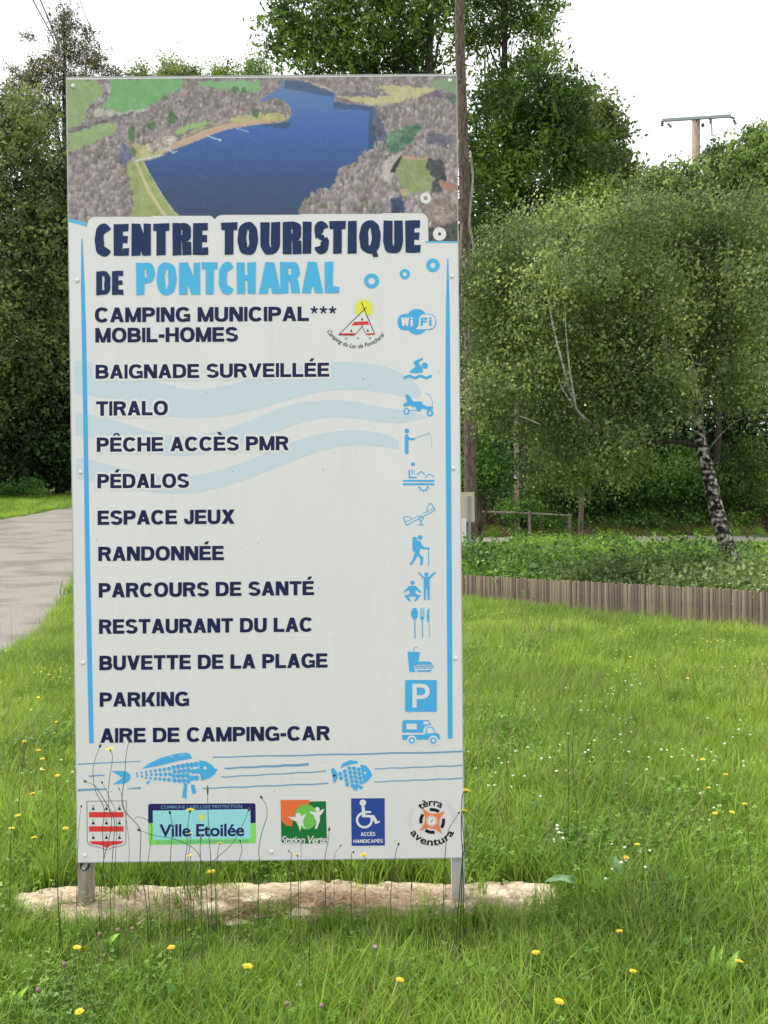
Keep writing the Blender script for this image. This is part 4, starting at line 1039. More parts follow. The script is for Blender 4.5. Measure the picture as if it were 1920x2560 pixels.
STRAW = leaf_mat('dry_stalk', (.12, .13, .04, 1), (.25, .24, .09, 1), (.42, .38, .19, 1), trans=.2, rough=.6)
def proto(nm, QT, mat):
    me = quadmesh(nm, QT[0], QT[1]); me.materials.append(mat); return (nm, me)
PR = []
for k in range(4): PR.append(proto('grass_tuft', blades(46, .075, .05, .15, .0012, .0026, .55, 100+k), GRASS))
for k in range(3): PR.append(proto('grass_tuft', blades(30, .07, .07, .19, .0018, .0040, .75, 120+k), GRASS))
for k in range(3): PR.append(proto('grass_tuft', blades(46, .08, .05, .15, .0012, .0026, .5, 140+k), GRASS_Y))
STRAWG = leaf_mat('straw_blades', (.20, .19, .07, 1), (.34, .31, .13, 1), (.52, .46, .24, 1), trans=.3, rough=.6)
for k in range(3): PR.append(proto('clover_patch', discs(34, .09, .03, .10, .010, 160+k), CLOV))
for k in range(2): PR.append(proto('stalks', blades(7, .09, .16, .30, .0007, .0012, .25, 180+k, .8), STRAW))

for k in range(2): PR.append(proto('straw_tuft', blades(14, .09, .06, .17, .0012, .0024, .8, 190+k), STRAWG))
FP_ROAD = ROAD_POLY
def meadow_points(y0, y1, dens, seed, half=lambda y: .42*y+1.6):
    r = np.random.default_rng(seed); W = half(y1); n = int((y1-y0)*2*W*dens)
    Y = y0+(y1-y0)*r.random(n); X = (r.random(n)*2-1)*W
    keep = np.abs(X) < half(Y)
    keep &= ~inpoly(FP_ROAD, X, Y)
    ky = (Y < 3.98) & (Y > 3.49)
    edge = inpoly(FOOT, X+.05*(vnoise(X*100+900, Y*100, 7, 5)-.5), Y-.02+.07*(vnoise(X*100+900, Y*100, 9, 6)-.5))
    keep &= ~edge | (r.random(n) < np.clip((3.69-Y)*5, 0, 1)*.75) | (r.random(n) < .05*(Y < 3.9))
    # the half-log edging and everything beyond it is not mown
    keep &= Y < fence_y(X)+.0
    return X[keep], Y[keep], r
FA = at(1150, 1437, 15.3); FB = at(1920, 1478, 11.0)
def fence_y(X): return FA.y+(FB.y-FA.y)*(X-FA.x)/(FB.x-FA.x) - .05 + np.where(X < -2, 60, 0)*1.0
XS, YS, IDX, RO, SC = [], [], [], [], []
for (a, b, dens, s0, s1, sd) in ((1.4, 4.4, 430, .8, 1.15, 1), (4.4, 8, 270, .8, 1.25, 2), (8, 20, 120, 1.0, 1.6, 3)):
    X, Y, r = meadow_points(a, b, dens, sd)
    n = len(X); patch = vnoise(X*10+400, Y*10, 6, 77+sd)
    far = sstep(3.5, 8, Y)
    u = r.random(n); ix = np.where(u < .34, r.integers(0, 4, n), np.where(u < .55, r.integers(4, 7, n), np.where(u < .68, r.integers(10, 13, n), r.integers(7, 10, n))))
    ix = np.where((r.random(n) < far*.75) & (patch > .25), r.integers(7, 10, n), ix)
    ix = np.where((patch > .76) & (r.random(n) < .5), r.integers(10, 13, n), ix)
    ix = np.where(r.random(n) < .035+.03*(Y > 4.2), r.integers(13, 15, n), ix)
    ix = np.where(r.random(n) < .045, r.integers(15, 17, n), ix)
    s = s0+(s1-s0)*r.random(n); s *= 1-.25*((Y > 3.15) & (Y < 3.72) & (np.abs(X+.35) < 1.15)); s *= 1-.45*np.clip(1-(fence_y(X)-Y)/.8, 0, 1)*(r.random(n) < .75); s *= .8+.45*vnoise(X*10, Y*10, 9, 55)
    # shorter where the mower passed behind the footing, longer tufts in front of it
    XS.append(X); YS.append(Y); IDX.append(ix); SC.append(np.stack([s, s, s*(.85+.3*r.random(n))], -1)); RO.append(np.stack([r.normal(size=n)*.12, r.normal(size=n)*.12, r.random(n)*6.283], -1))
X = np.concatenate(XS); Y = np.concatenate(YS)
scatter('grass', PR, np.stack([X, Y, zg(X, Y)], -1), np.concatenate(RO), np.concatenate(SC), np.concatenate(IDX), 'bright green unmown meadow grass with clover')
# verge of the far road
r = np.random.default_rng(91); n = 16000
X = -26+40*r.random(n); Y = 16+44*r.random(n); k = ~inpoly(FP_ROAD, X, Y) & ((X < -2) | (Y > 41.2)); X = X[k]; Y = Y[k]; n = len(X); s = 1.4+1.2*r.random(n)
scatter('verge_grass', PR[:10], np.stack([X, Y, zg(X, Y)], -1), np.stack([X*0, X*0, r.random(n)*6.28], -1), np.stack([s*1.5, s*1.5, s*.8], -1), r.integers(0, 10, n), 'coarse grass verge along the far road edge')

# small white clover heads and specks of yellow
M_clw = plain('clover_white', (.60, .64, .47), rough=.7); M_yel = plain('petal_yellow', (.84, .60, .035), rough=.5, vary=.1); M_yel2 = plain('petal_lemon', (.72, .66, .06), rough=.5)
def ballproto(nm, rr_, h, mat, flat=.8):
    V, Fc = [], []
    for i in range(1, 4):
        t = math.pi*i/4
        for j in range(6): V.append((rr_*math.sin(t)*math.cos(j*1.0472), rr_*math.sin(t)*math.sin(j*1.0472), h+rr_*flat*math.cos(t)))
    V += [(0, 0, h+rr_*flat), (0, 0, h-rr_*flat)]
    for i in range(2):
        for j in range(6): Fc.append((i*6+j, (i+1)*6+j, (i+1)*6+(j+1) % 6, i*6+(j+1) % 6))
    for j in range(6): Fc.append((j, (j+1) % 6, 18)); Fc.append((12+(j+1) % 6, 12+j, 19))
    me = pymesh(nm, V, Fc, True); me.materials.append(mat); return (nm, me)
pr2 = [ballproto('clover_head', .0068, .14, M_clw, .7), ballproto('clover_head', .0055, .11, M_clw, .6), ballproto('buttercup', .008, .17, M_yel2, .35), ballproto('hawkbit_far', .011, .19, M_yel, .4)]
r = np.random.default_rng(17); pp = []
def clump(px, py, sx, sy, n, i):
    for _ in range(int(n*.75) if i < 2 else n):
        g = ground(px+r.normal()*sx, py+r.normal()*sy)
        if g.y < 14: pp.append((g.x, g.y, g.z, i))
for c in ((1500, 1950, 110, 45, 55, 0), (1250, 1920, 60, 30, 22, 1), (1780, 1940, 70, 60, 28, 0), (1650, 2080, 130, 80, 24, 1), (1600, 1780, 150, 30, 26, 0), (1500, 1830, 60, 20, 20, 1), (1250, 2020, 60, 50, 10, 0), (1540, 2270, 30, 25, 9, 0), (1400, 2180, 30, 12, 8, 0),
          (1250, 1640, 60, 8, 8, 1), (1300, 1625, 20, 5, 7, 1), (100, 1700, 60, 30, 20, 1), (110, 1990, 50, 30, 12, 0), (60, 1850, 50, 60, 10, 1), (1700, 1700, 200, 60, 34, 1)):
    clump(*c)
for c in ((1230, 1575, 30, 8, 22, 2), (1560, 1625, 25, 6, 18, 2), (1760, 1650, 40, 8, 18, 2), (1280, 1600, 60, 14, 12, 2), (1890, 1720, 30, 16, 12, 2), (130, 1735, 40, 20, 16, 2), (1620, 1720, 120, 30, 12, 2), (1750, 1660, 120, 20, 8, 2), (80, 1780, 60, 60, 8, 3), (1500, 1720, 180, 60, 9, 3)):
    clump(*c)
pp = np.array(pp); n = len(pp)
scatter('meadow_flowers', pr2, pp[:, :3], np.stack([r.normal(size=n)*.1, r.normal(size=n)*.1, r.random(n)*6], -1), np.repeat((.8+.5*r.random(n))[:, None], 3, 1), pp[:, 3], 'tiny white clover heads and yellow specks in the meadow')

# ------------------------------------------------------------------ flowers, buds and stalks that can be told apart
M_stem = plain('stem_green', (.07, .14, .03), rough=.6); M_dark = plain('stem_dark', (.045, .068, .022), rough=.7); M_bud = plain('bud_brown', (.06, .04, .025), rough=.8)
M_pink = plain('clover_pink', (.42, .22, .30), rough=.7); M_mauve = plain('clover_faded', (.24, .15, .13), rough=.8); M_seed = plain('seed_brown', (.13, .10, .05), rough=.8)
def bloom_mesh(seed):
    rs_ = random.Random(seed); V, Fc = [], []
    for ring_, (n, rad, hh, wd) in enumerate(((16, 1.0, .18, .17), (13, .72, .3, .15), (9, .42, .38, .12))):
        for k in range(n):
            a = 2*math.pi*k/n+ring_*.2+rs_.uniform(-.08, .08); R = rad*rs_.uniform(.88, 1.05); c, s = math.cos(a), math.sin(a)
            o = len(V); h0 = .05
            V += [(c*.1-s*wd*.35, s*.1+c*wd*.35, h0), (c*.1+s*wd*.35, s*.1-c*wd*.35, h0), (c*R+s*wd*.5, s*R-c*wd*.5, hh+rs_.uniform(-.05, .05)), (c*R-s*wd*.5, s*R+c*wd*.5, hh+rs_.uniform(-.05, .05))]
            Fc.append((o, o+1, o+2, o+3))
    return pymesh('bloom', V, Fc)
def cup_mesh():
    V, Fc = tube_geo([(0, 0, -.75), (0, 0, -.5), (0, 0, -.1), (0, 0, .12)], [.08, .28, .36, .30], 8); return pymesh('calyx', V, Fc, True)
def bud_mesh(l=1.0):
    V, Fc = tube_geo([(0, 0, 0), (0, 0, .3*l), (0, 0, .7*l), (0, 0, 1.1*l), (0, 0, 1.3*l)], [.12, .36, .42, .3, .08], 7); return pymesh('bud', V, Fc, True)
def ball_mesh():
    return ballproto('flower_head', 1, 0, M_pink, .9)[1]
BL = [bloom_mesh(i) for i in range(4)]; CU = cup_mesh(); BU = bud_mesh(); SD = bud_mesh(3.2); PB = []
for mm, nm in ((M_pink, 'a'), (M_mauve, 'b')):
    me = ballproto('flower_head', 1, 0, mm, .95)[1]; PB.append(me)
def stem_curve(pts, rad, nm='stem', mat=None, root=None):
    c = catmull(pts, 4); n = len(c)
    V, Fc = tube_geo([p-root.location for p in c], [rad*(1.15-.45*i/(n-1)) for i in range(n)], 5)
    return link(nm, pymesh(nm, V, Fc, True), mat, root)
def place_head(kind, root, p, dirv, size, k=0):
    q = dirv.to_track_quat('Z', 'Y').to_euler()
    def put(nm, me, mt, sc, par=None):
        o = bpy.data.objects.new(nm, me); COL.objects.link(o)
        if not me.materials: me.materials.append(mt)
        o.parent = root; o.location = p-root.location; o.rotation_euler = q; o.scale = (sc,)*3; return o
    if kind == 'flower': put('bloom', BL[k % 4], M_yel, size); put('calyx', CU, M_stem, size*.75)
    elif kind == 'bud': put('bud', BU, M_bud, size*1.0)
    elif kind == 'seed': put('seed_head', SD, M_seed, size*.75)
    elif kind == 'pink': put('flower_head', PB[0], M_pink, size*.8)
    elif kind == 'mauve': put('flower_head', PB[1], M_mauve, size*.8)
NAMES = dict(flower='hawkbit_flower', bud='budding_stalk', seed='seed_stalk', pink='clover_flower', mauve='clover_flower', stalk='meadow_stalk')
CATS = dict(flower='flower', bud='wild plant', seed='wild plant', pink='flower', mauve='flower', stalk='wild plant')
def plant_path(kind, path, d, label, group, size=.011, rad=.0016, mat=None, k=0):
    """path of photo points from head to foot, standing at forward distance d"""
    P = [at(x+(3.5*math.sin(k*2.1+i*1.9) if 0 < i < len(path)-1 else 0), y, d) for i, (x, y) in enumerate(path)]
    foot = P[-1].copy(); foot.z = float(zg(foot.x, foot.y))
    if P[-1].z > foot.z+.02: P.append(Vector((foot.x, foot.y, foot.z-.01)))
    P = [p+Vector((0, .02*math.sin(i*1.3+k), 0)) for i, p in enumerate(P)]; P.reverse()
    root = empty(NAMES[kind], P[0], 0, label, CATS[kind], group)
    stem_curve(P, rad*.88, 'stem', mat or M_dark, root)
    if kind != 'stalk': place_head(kind, root, P[-1], (P[-1]-P[-2]).normalized() if kind != 'flower' else ((P[-1]-P[-2]).normalized()+Vector((0, 0, 2))).normalized(), size, k)
    return root
def plant_at(kind, px, py, hs, label, group, size=.012, k=0, rad=.0014, mat=None):
    r_ = ray(px, py); lo = 1.0
    for i in range(4000):
        p = EYE+r_*lo
        if p.z-zg(p.x, p.y) < hs: break
        lo += .01
    p = EYE+r_*lo; rs_ = random.Random(int(px*7+py)); dx, dy = rs_.uniform(-.05, .05), rs_.uniform(-.03, .03)
    foot = Vector((p.x+dx, p.y+dy, float(zg(p.x+dx, p.y+dy))))
    mid = foot.lerp(p, .55)+Vector((rs_.uniform(-.02, .02), 0, 0))
    root = empty(NAMES[kind], foot, 0, label, CATS[kind], group)
    stem_curve([foot, mid, p], rad, 'stem', mat or M_stem, root)
    if kind != 'stalk': place_head(kind, root, p, Vector((rs_.uniform(-.15, .15), rs_.uniform(-.25, .05), 1)).normalized(), size, k)
def q7(x, y): return (x/1.728, 1840+y/1.728)
def q8(x, y): return (960+x/1.728, 1840+y/1.728)
def l7(*P): return [(180+x/3.318, 1840+y/3.318) for x, y in P]
def r7(*P): return [(670+x/3.318, 1840+y/3.318) for x, y in P]
GY = 'yellow hawkbit flowers in the meadow'; GS = 'thin dark stalks in front of the panel'; GT = 'tall dark stalks in the meadow'; GC = 'pink clover heads in the near grass'
yl = [((105, 25), 'yellow hawkbit highest of those left of the panel'), ((168, 62), 'yellow hawkbit just below and right of the highest one at the left'), ((183, 100), 'small yellow hawkbit above a wider one left of the panel'), ((183, 148), 'wide yellow hawkbit in the middle of the column left of the panel'),
      ((140, 250), 'yellow hawkbit level with the water lines left of the panel'), ((248, 172), 'upright yellow hawkbit nearest the left edge of the panel'), ((77, 345), 'yellow hawkbit above a wider one beside the left shield corner'), ((50, 400), 'wide yellow hawkbit closest to the left frame edge'),
      ((283, 400), 'pale yellow hawkbit left of the shield emblem'), ((148, 440), 'small orange yellow hawkbit low beside the lower shield'), ((332, 915), 'yellow hawkbit in near grass below the left post'), ((740, 915), 'yellow hawkbit in near grass below the starred town label'),
      ((1070, 997), 'large bright yellow hawkbit in the near grass below the resort emblem'), ((343, 1192), 'small pale yellow flower low at the bottom left'), ((912, 588), 'wide yellow hawkbit just under the lower edge of the panel')]
for k, ((x, y), lb) in enumerate(yl):
    px, py = q7(x, y); plant_at('flower', px, py, .24 if y < 800 else .17, lb, GY, .0165 if k in (12, 14) else .0135, k)
yr = [((1378, 103), 'yellow hawkbit highest of those right of the panel'), ((1402, 225), 'yellow hawkbit second down on the right of the meadow'), ((1476, 167), 'faint small yellow hawkbit far right in the clover'), ((1560, 295), 'yellow hawkbit on a long stalk near the right frame edge'),
      ((1430, 335), 'yellow hawkbit with a paler one beside it on the right'), ((1503, 330), 'pale yellow hawkbit beside the brighter one on the right'), ((1095, 470), 'yellow hawkbit above the grey green leaves'), ((1047, 527), 'tiny yellow hawkbit beside the grey green upright leaf'),
      ((1018, 845), 'round orange yellow hawkbit right of the slab end'), ((655, 938), 'yellow hawkbit in near grass below the slab end'), ((68, 1055), 'yellow hawkbit in the near grass below the access sign'), ((757, 1150), 'wide yellow hawkbit lowest of the right half'),
      ((1076, 1018), 'flat yellow hawkbit between the dock plant and the bottom edge'), ((1533, 975), 'yellow hawkbit above the bright dock plant at the right')]
for k, ((x, y), lb) in enumerate(yr):
    px, py = q8(x, y); plant_at('flower', px, py, .25 if y < 800 else .17, lb, GY, .0150 if k in (0, 9, 11) else .0128, k+1)
# in front of the panel
D1 = 3.42
plant_path('flower', l7((318, 112), (312, 200), (306, 400), (318, 560), (330, 700), (300, 880), (262, 1035), (240, 1150), (235, 1290)), D1, 'tall yellow hawkbit standing in front of the shield emblem', GY, .0135, k=0)
plant_path('bud', l7((216, 108), (190, 200), (184, 300), (200, 450), (270, 600), (250, 800), (246, 1030), (250, 1290)), D1+.03, 'tall dark bud beside the yellow hawkbit over the shield', GS, k=1)
plant_path('stalk', l7((468, 20), (452, 160), (438, 320), (424, 520), (440, 640), (540, 775), (572, 900), (590, 1060), (620, 1400)), D1-.03, 'long bare dark stalk bending between shield and starred town label', GS, rad=.0018, k=2)
plant_path('bud', l7((118, 383), (190, 400), (250, 470), (290, 580), (330, 720), (345, 900), (330, 1290)), D1+.05, 'dark bud arching left above the shield', GS, k=3)
plant_path('bud', l7((265, 386), (300, 430), (320, 540), (345, 700), (350, 1200)), D1+.06, 'small dark bud close above the shield', GS, .008, rad=.0011, k=4)
plant_path('bud', l7((405, 430), (418, 520), (450, 900), (452, 1300)), D1+.07, 'thin upright bud along the right edge of the shield', GS, .006, rad=.0010, k=5)
plant_path('bud', l7((817, 645), (817, 800), (820, 950), (812, 1340)), D1, 'upright dark bud over the letter V of the town label', GS, k=6)
plant_path('flower', l7((970, 632), (962, 760), (952, 900), (945, 1060), (930, 1400)), D1-.05, 'yellow hawkbit in the middle of the starred town label', GY, .0165, k=2)
plant_path('seed', l7((1120, 500), (1128, 600), (1140, 800), (1150, 1060), (1160, 1400)), D1, 'brown seed stalk rising above the starred town label', GS, .012, k=7)
plant_path('bud', l7((1455, 640), (1420, 730), (1330, 870), (1180, 1030), (1050, 1180), (1000, 1400)), D1+.02, 'dark bud leaning right across the last letters of the town label', GS, k=8)
plant_path('stalk', l7((513, 700), (525, 668), (560, 658), (605, 690), (638, 760), (650, 900), (645, 1100), (650, 1400)), D1, 'dark stalk curling in a hook left of the town label', GS, rad=.0013, k=9)
plant_path('bud', l7((575, 776), (700, 810), (830, 850), (960, 930), (1060, 1010), (1120, 1200), (1130, 1400)), D1+.04, 'dark bud at the left end of a stalk lying across the town label', GS, k=10)
plant_path('bud', l7((1583, 505), (1612, 570), (1600, 680), (1580, 800), (1560, 930), (1552, 1060), (1545, 1350)), D1+.02, 'dark bud with a hooked neck right of the town label', GS, k=11)
plant_path('bud', l7((1400, 868), (1395, 960), (1390, 1060), (1385, 1350)), D1+.05, 'short dark bud below the right end of the town label', GS, .008, k=12)
plant_path('bud', l7((70, 600), (58, 700), (52, 900), (50, 1300)), D1+.05, 'small dark bud along the left edge of the panel', GS, .008, rad=.0011, k=13)
plant_path('flower', l7((985, 812), (975, 900), (965, 1100), (955, 1350)), D1+.04, 'small half open hawkbit below the letters of the town label', GY, .009, k=3)
plant_path('seed', l7((1058, 900), (1060, 960), (1065, 1100), (1075, 1350)), D1+.05, 'brown seed stalk ending below the town label', GS, .010, k=14)
plant_path('flower', l7((975, 1010), (985, 1100), (990, 1330)), D1-.02, 'low yellow hawkbit on the panel edge below the town label', GY, .0115, k=1)
plant_path('flower', l7((1217, 905), (1210, 1000), (1200, 1300)), D1+.02, 'small yellow hawkbit under the town label sun', GY, .009, k=2)
plant_path('bud', r7((505, 800), (488, 880), (482, 1000), (476, 1300)), D1, 'dark bud beside the last letter of the resort emblem', GS, k=15)
plant_path('bud', r7((597, 915), (572, 950), (556, 1005), (545, 1300)), D1+.03, 'thin bent bud between the resort emblem and the access sign', GS, .007, rad=.0011, k=16)
plant_path('bud', r7((1078, 893), (1062, 950), (1045, 1010), (1020, 1300)), D1, 'dark bud between the access sign and the compass emblem', GS, .010, k=17)
plant_path('seed', r7((183, 950), (184, 990), (186, 1100), (190, 1300)), D1+.03, 'short dark seed stalk under the resort emblem', GS, .008, k=18)
plant_path('flower', r7((243, 990), (248, 1060), (255, 1300)), D1, 'yellow hawkbit at the panel edge below the resort emblem', GY, .0115, k=3)
plant_path('flower', r7((793, 990), (800, 1060), (805, 1280)), D1, 'yellow hawkbit at the panel edge below the access sign', GY, .0135, k=0)
plant_path('bud', r7((707, 970), (700, 1010), (690, 1250)), D1, 'short dark bud just left of the access sign foot', GS, .008, k=19)
plant_path('stalk', r7((275, 820), (272, 1000), (270, 1300)), D1+.04, 'bare thin stalk crossing the word below the resort emblem', GS, rad=.0011, k=20)
plant_path('bud', r7((1580, 660), (1530, 700), (1505, 760), (1480, 900), (1460, 1300)), D1+.03, 'dark bud leaning right beside the compass emblem', GS, .009, k=21)
plant_path('flower', r7((1650, 468), (1622, 520), (1606, 800), (1598, 1000), (1590, 1700)), D1-.1, 'upper yellow hawkbit on the right edge of the panel', GY, .0155, rad=.0024, k=1)
plant_path('flower', r7((1625, 640), (1612, 700), (1612, 900), (1608, 1100), (1560, 1760)), D1-.12, 'lower yellow hawkbit on the right edge of the panel', GY, .0165, rad=.0022, k=2)
plant_path('stalk', r7((1618, 900), (1616, 1000), (1622, 1200), (1625, 1700)), D1-.1, 'bare dark stalk beside the right panel post', GS, rad=.0018, k=22)
plant_path('seed', q8(0, 0) and [q8(118, 660), q8(116, 720), q8(120, 800), q8(130, 900)], 3.3, 'brown seed stalk in front of the slab below the compass emblem', GS, .010, k=23)
plant_path('stalk', [q8(260, 600), q8(262, 680), q8(255, 760), q8(250, 860)], 3.3, 'leafy green stalk left of the right panel post', GS, rad=.002, mat=M_stem, k=24)
# tall stalks in the meadow
ts = [([q8(530, 60), q8(529, 200), q8(528, 430)], 4.4, 'dark stalk nearest right of the panel'), ([q8(800, -60), q8(804, 150), q8(795, 420)], 4.2, 'tallest dark stalk in the middle of the right meadow'), ([q8(822, -40), q8(815, 120), q8(830, 330)], 4.3, 'dark stalk leaning beside the tallest one'),
      ([q8(835, 430), q8(846, 600), q8(842, 760), q8(845, 930)], 3.2, 'long dark stalk rising from the end of the slab'), ([q8(1115, 440), q8(1117, 600), q8(1105, 760), q8(1085, 930)], 3.25, 'long dark stalk below the yellow hawkbit beside the grey leaves'),
      ([q8(1455, 345), q8(1490, 470), q8(1502, 600), q8(1500, 760)], 3.6, 'dark stalk rising to the bright hawkbit at the right'), ([q8(1562, 310), q8(1578, 450), q8(1600, 640), q8(1625, 820)], 3.45, 'dark stalk nearest the right frame edge'), ([q8(1082, 760), q8(1085, 850), q8(1090, 940)], 3.1, 'short dark stalk between slab end and dock plant'),
      ([q8(1385, 440), q8(1390, 600), q8(1400, 740)], 3.7, 'thin stalk left of the bright hawkbit stalk'), ([q8(1150, 600), q8(1160, 740), q8(1185, 900)], 3.2, 'thin leaning stalk right of the slab end'), ([q8(965, 100), q8(950, 170), q8(935, 250)], 5.0, 'short leaning stalk far back in the clover'),
      ([q8(1095, 130), q8(1100, 200), q8(1095, 270)], 5.0, 'short upright stalk far back in the clover'), ([q8(1216, 640), q8(1218, 760), q8(1220, 870)], 3.3, 'thin upright stalk behind the dock plant'),
      ([q7(240, 180), q7(245, 420), q7(250, 640), q7(266, 860)], 3.3, 'long dark stalk left of the left post'), ([q7(47, 300), q7(42, 480), q7(50, 720)], 3.6, 'dark stalk at the far left frame edge'), ([q7(100, 35), q7(95, 160), q7(88, 290)], 4.4, 'dark stalk under the highest left hawkbit'),
      ([q7(262, 440), q7(262, 640), q7(268, 880)], 3.25, 'second dark stalk left of the left post'), ([q7(785, 640), q7(788, 800), q7(790, 960)], 3.1, 'thick dark stalk in front of the slab below the town label'), ([q7(1328, 780), q7(1332, 850), q7(1335, 930)], 3.05, 'short dark stalk in the near grass below the resort emblem'),
      ([q7(865, 500), q7(868, 700), q7(872, 920)], 3.2, 'thin dark stalk in front of the middle of the slab'), ([q7(105, 480), q7(112, 580), q7(118, 640)], 3.9, 'short stalk left of the slab end')]
for k, (p, d, lb) in enumerate(ts): plant_path('stalk' if k % 3 else 'bud', p, d, lb, GT, .007, rad=.0017, k=k)
cl = [('pink', (1622, 912), 'bright pink clover head in the near grass'), ('mauve', (278, 985), 'faded pink clover head at the lower left'), ('mauve', (430, 855), 'dull purple clover head below the left post'), ('mauve', (510, 838), 'dull purple clover head in the middle of three'), ('mauve', (572, 832), 'dull purple clover head rightmost of three near the slab'),
      ('mauve', (165, 1095), 'dull purple clover head at the bottom left corner'), ('mauve', (1240, 1155), 'faded clover head at the bottom middle'), ('mauve', (1390, 1165), 'rosy clover head at the bottom middle')]
for k, (kd, (x, y), lb) in enumerate(cl): plant_at(kd, *q7(x, y), .16, lb, GC, .0098, k)

# broad leaves
def broad_leaf(base, tip, width, up, mat, nm='leaf', root=None, wavy=.0, seed=0):
    rs_ = random.Random(seed); base = Vector(base); tip = Vector(tip); ax = tip-base; side = ax.cross(Vector(up)).normalized(); upn = side.cross(ax).normalized()
    V, Fc = [], []; n = 9
    for i in range(n+1):
        t = i/n; w_ = width*math.sin(math.pi*min(1, t*.93+.05))**.75*(1 if t < .98 else .2); c = base+ax*t+upn*(.22*ax.length*math.sin(math.pi*t))
        for s in (-1, -.5, 0, .5, 1):
            V.append(c+side*(s*w_/2)+upn*(abs(s)*w_*.16+wavy*math.sin(t*14+s*3)*abs(s))-root.location)
    for i in range(n):
        for j in range(4): Fc.append((i*5+j, i*5+j+1, (i+1)*5+j+1, (i+1)*5+j))
    me = pymesh(nm, V, Fc, True); return link(nm, me, mat, root)
M_glau = noise_mat('leaf_grey_green', (.12, .25, .10, 1), (.24, .37, .20, 1), scale=14, rough=.6)
M_dock = noise_mat('leaf_lime', (.16, .34, .03, 1), (.30, .50, .06, 1), scale=10, rough=.5)
g = ground(1445, 2262); R0 = empty('broadleaf_plant', g, 0, 'grey green broad leaves lying beside the right end of the slab', 'wild plant')
broad_leaf(g+Vector((.02, .05, .03)), at(1362, 2203, 3.7), .036, (0, -.6, 1), M_glau, root=R0, wavy=.006); broad_leaf(g+Vector((.05, .1, .02)), at(1420, 2188, 3.85), .04, (0, -1, .4), M_glau, root=R0)
g = ground(1545, 2235); R0 = empty('broadleaf_plant', g, 0, 'grey green plant with one upright broad leaf right of the slab', 'wild plant')
broad_leaf(g, at(1537, 2140, 3.85), .055, (0, -1, .3), M_glau, root=R0, wavy=.004); broad_leaf(g+Vector((.01, 0, 0)), at(1475, 2205, 3.75), .07, (0, -.8, .6), M_glau, root=R0, wavy=.006); broad_leaf(g, at(1640, 2225, 3.8), .05, (0, -1, 1), M_glau, root=R0)
broad_leaf(g, at(1580, 2180, 3.9), .06, (0, -1, .5), M_glau, root=R0)
def dock(px, py, lab, n, L, seed, mat=None, wd=.032):
    g = ground(px, py); R0 = empty('dock_plant', g, 0, lab, 'wild plant', 'bright broad leaved weeds in the grass'); rs_ = random.Random(seed)
    for k in range(n):
        a = rs_.uniform(0, 6.28); el = rs_.uniform(.75, 1.35); l = L*rs_.uniform(.6, 1.1)
        broad_leaf(g, g+Vector((math.cos(a)*math.cos(el), math.sin(a)*math.cos(el)*.6, math.sin(el)))*l, wd*rs_.uniform(.7, 1.2), (math.cos(a+2), -1, .4), mat or M_dock, root=R0, seed=k)
dock(1790, 2490, 'bright lime dock plant low at the right', 13, .15, 1); dock(1835, 2330, 'small bright weed above the dock plant at the right', 6, .09, 2); dock(1470, 2330, 'small lime weed with pale flowers right of the slab', 6, .08, 3)
dock(1905, 2345, 'bright weed cut by the right frame edge', 6, .1, 6); dock(1890, 2560, 'lime tuft at the bottom right corner', 9, .12, 4); dock(1380, 2500, 'small round leaved weed low in the middle right', 7, .07, 5); dock(268, 2380, 'small light weed below the left post', 6, .07, 8); dock(30, 2540, 'broad weed at the bottom left corner', 6, .1, 9)

# ------------------------------------------------------------------ half-log edging fence
M_log = noise_mat('half_log_wood', (.10, .075, .06, 1), (.30, .235, .18, 1), scale=4, detail=8, rough=.9, stretch=(6, 6, .6), bump=.004, bscale=14, lo=.25, hi=.75, coord='Generated')
M_logs = []
for i, (a, b) in enumerate((((.13, .095, .075), (.30, .235, .185)), ((.11, .08, .065), (.24, .185, .145)), ((.19, .145, .105), (.38, .30, .22)), ((.09, .07, .06), (.21, .165, .14)))):
    M_logs.append(noise_mat('half_log_wood_%s' % 'abcd'[i], a+(1,), b+(1,), scale=5, detail=8, rough=.9, stretch=(8, 8, .7), bump=.004, bscale=14, lo=.25, hi=.75))
def log_mesh(seed):
    rs_ = random.Random(seed); V, Fc = [], []; n = 6; hts = (0, .25, .5, .62)
    R_ = .5; lean = rs_.uniform(-.004, .004)
    for h in hts:
        for j in range(n):
            a = math.pi+math.pi*j/(n-1); V.append((R_*.0465*math.cos(a)+lean*h*4+rs_.uniform(-.001, .001), .013*math.sin(a)+rs_.uniform(-.001, .001), h if h < .6 else h+rs_.uniform(-.006, .006)))
    m = len(hts)
    for i in range(m-1):
        for j in range(n-1): Fc.append((i*n+j, i*n+j+1, (i+1)*n+j+1, (i+1)*n+j))
        Fc.append((i*n+n-1, i*n, (i+1)*n, (i+1)*n+n-1))
    Fc.append(tuple((m-1)*n+j for j in range(n)))
    return pymesh('stake', V, Fc)
fz = empty('log_edging', FA, 0, 'low fence of upright brown half round stakes across the meadow', 'fence')
LOGS = []
for k in range(12):
    me = log_mesh(k); me.materials.append(M_logs[k % 4]); LOGS.append(me)
dirf = (FB-FA); dirf.z = 0; Lf = dirf.length; dirf.normalize()
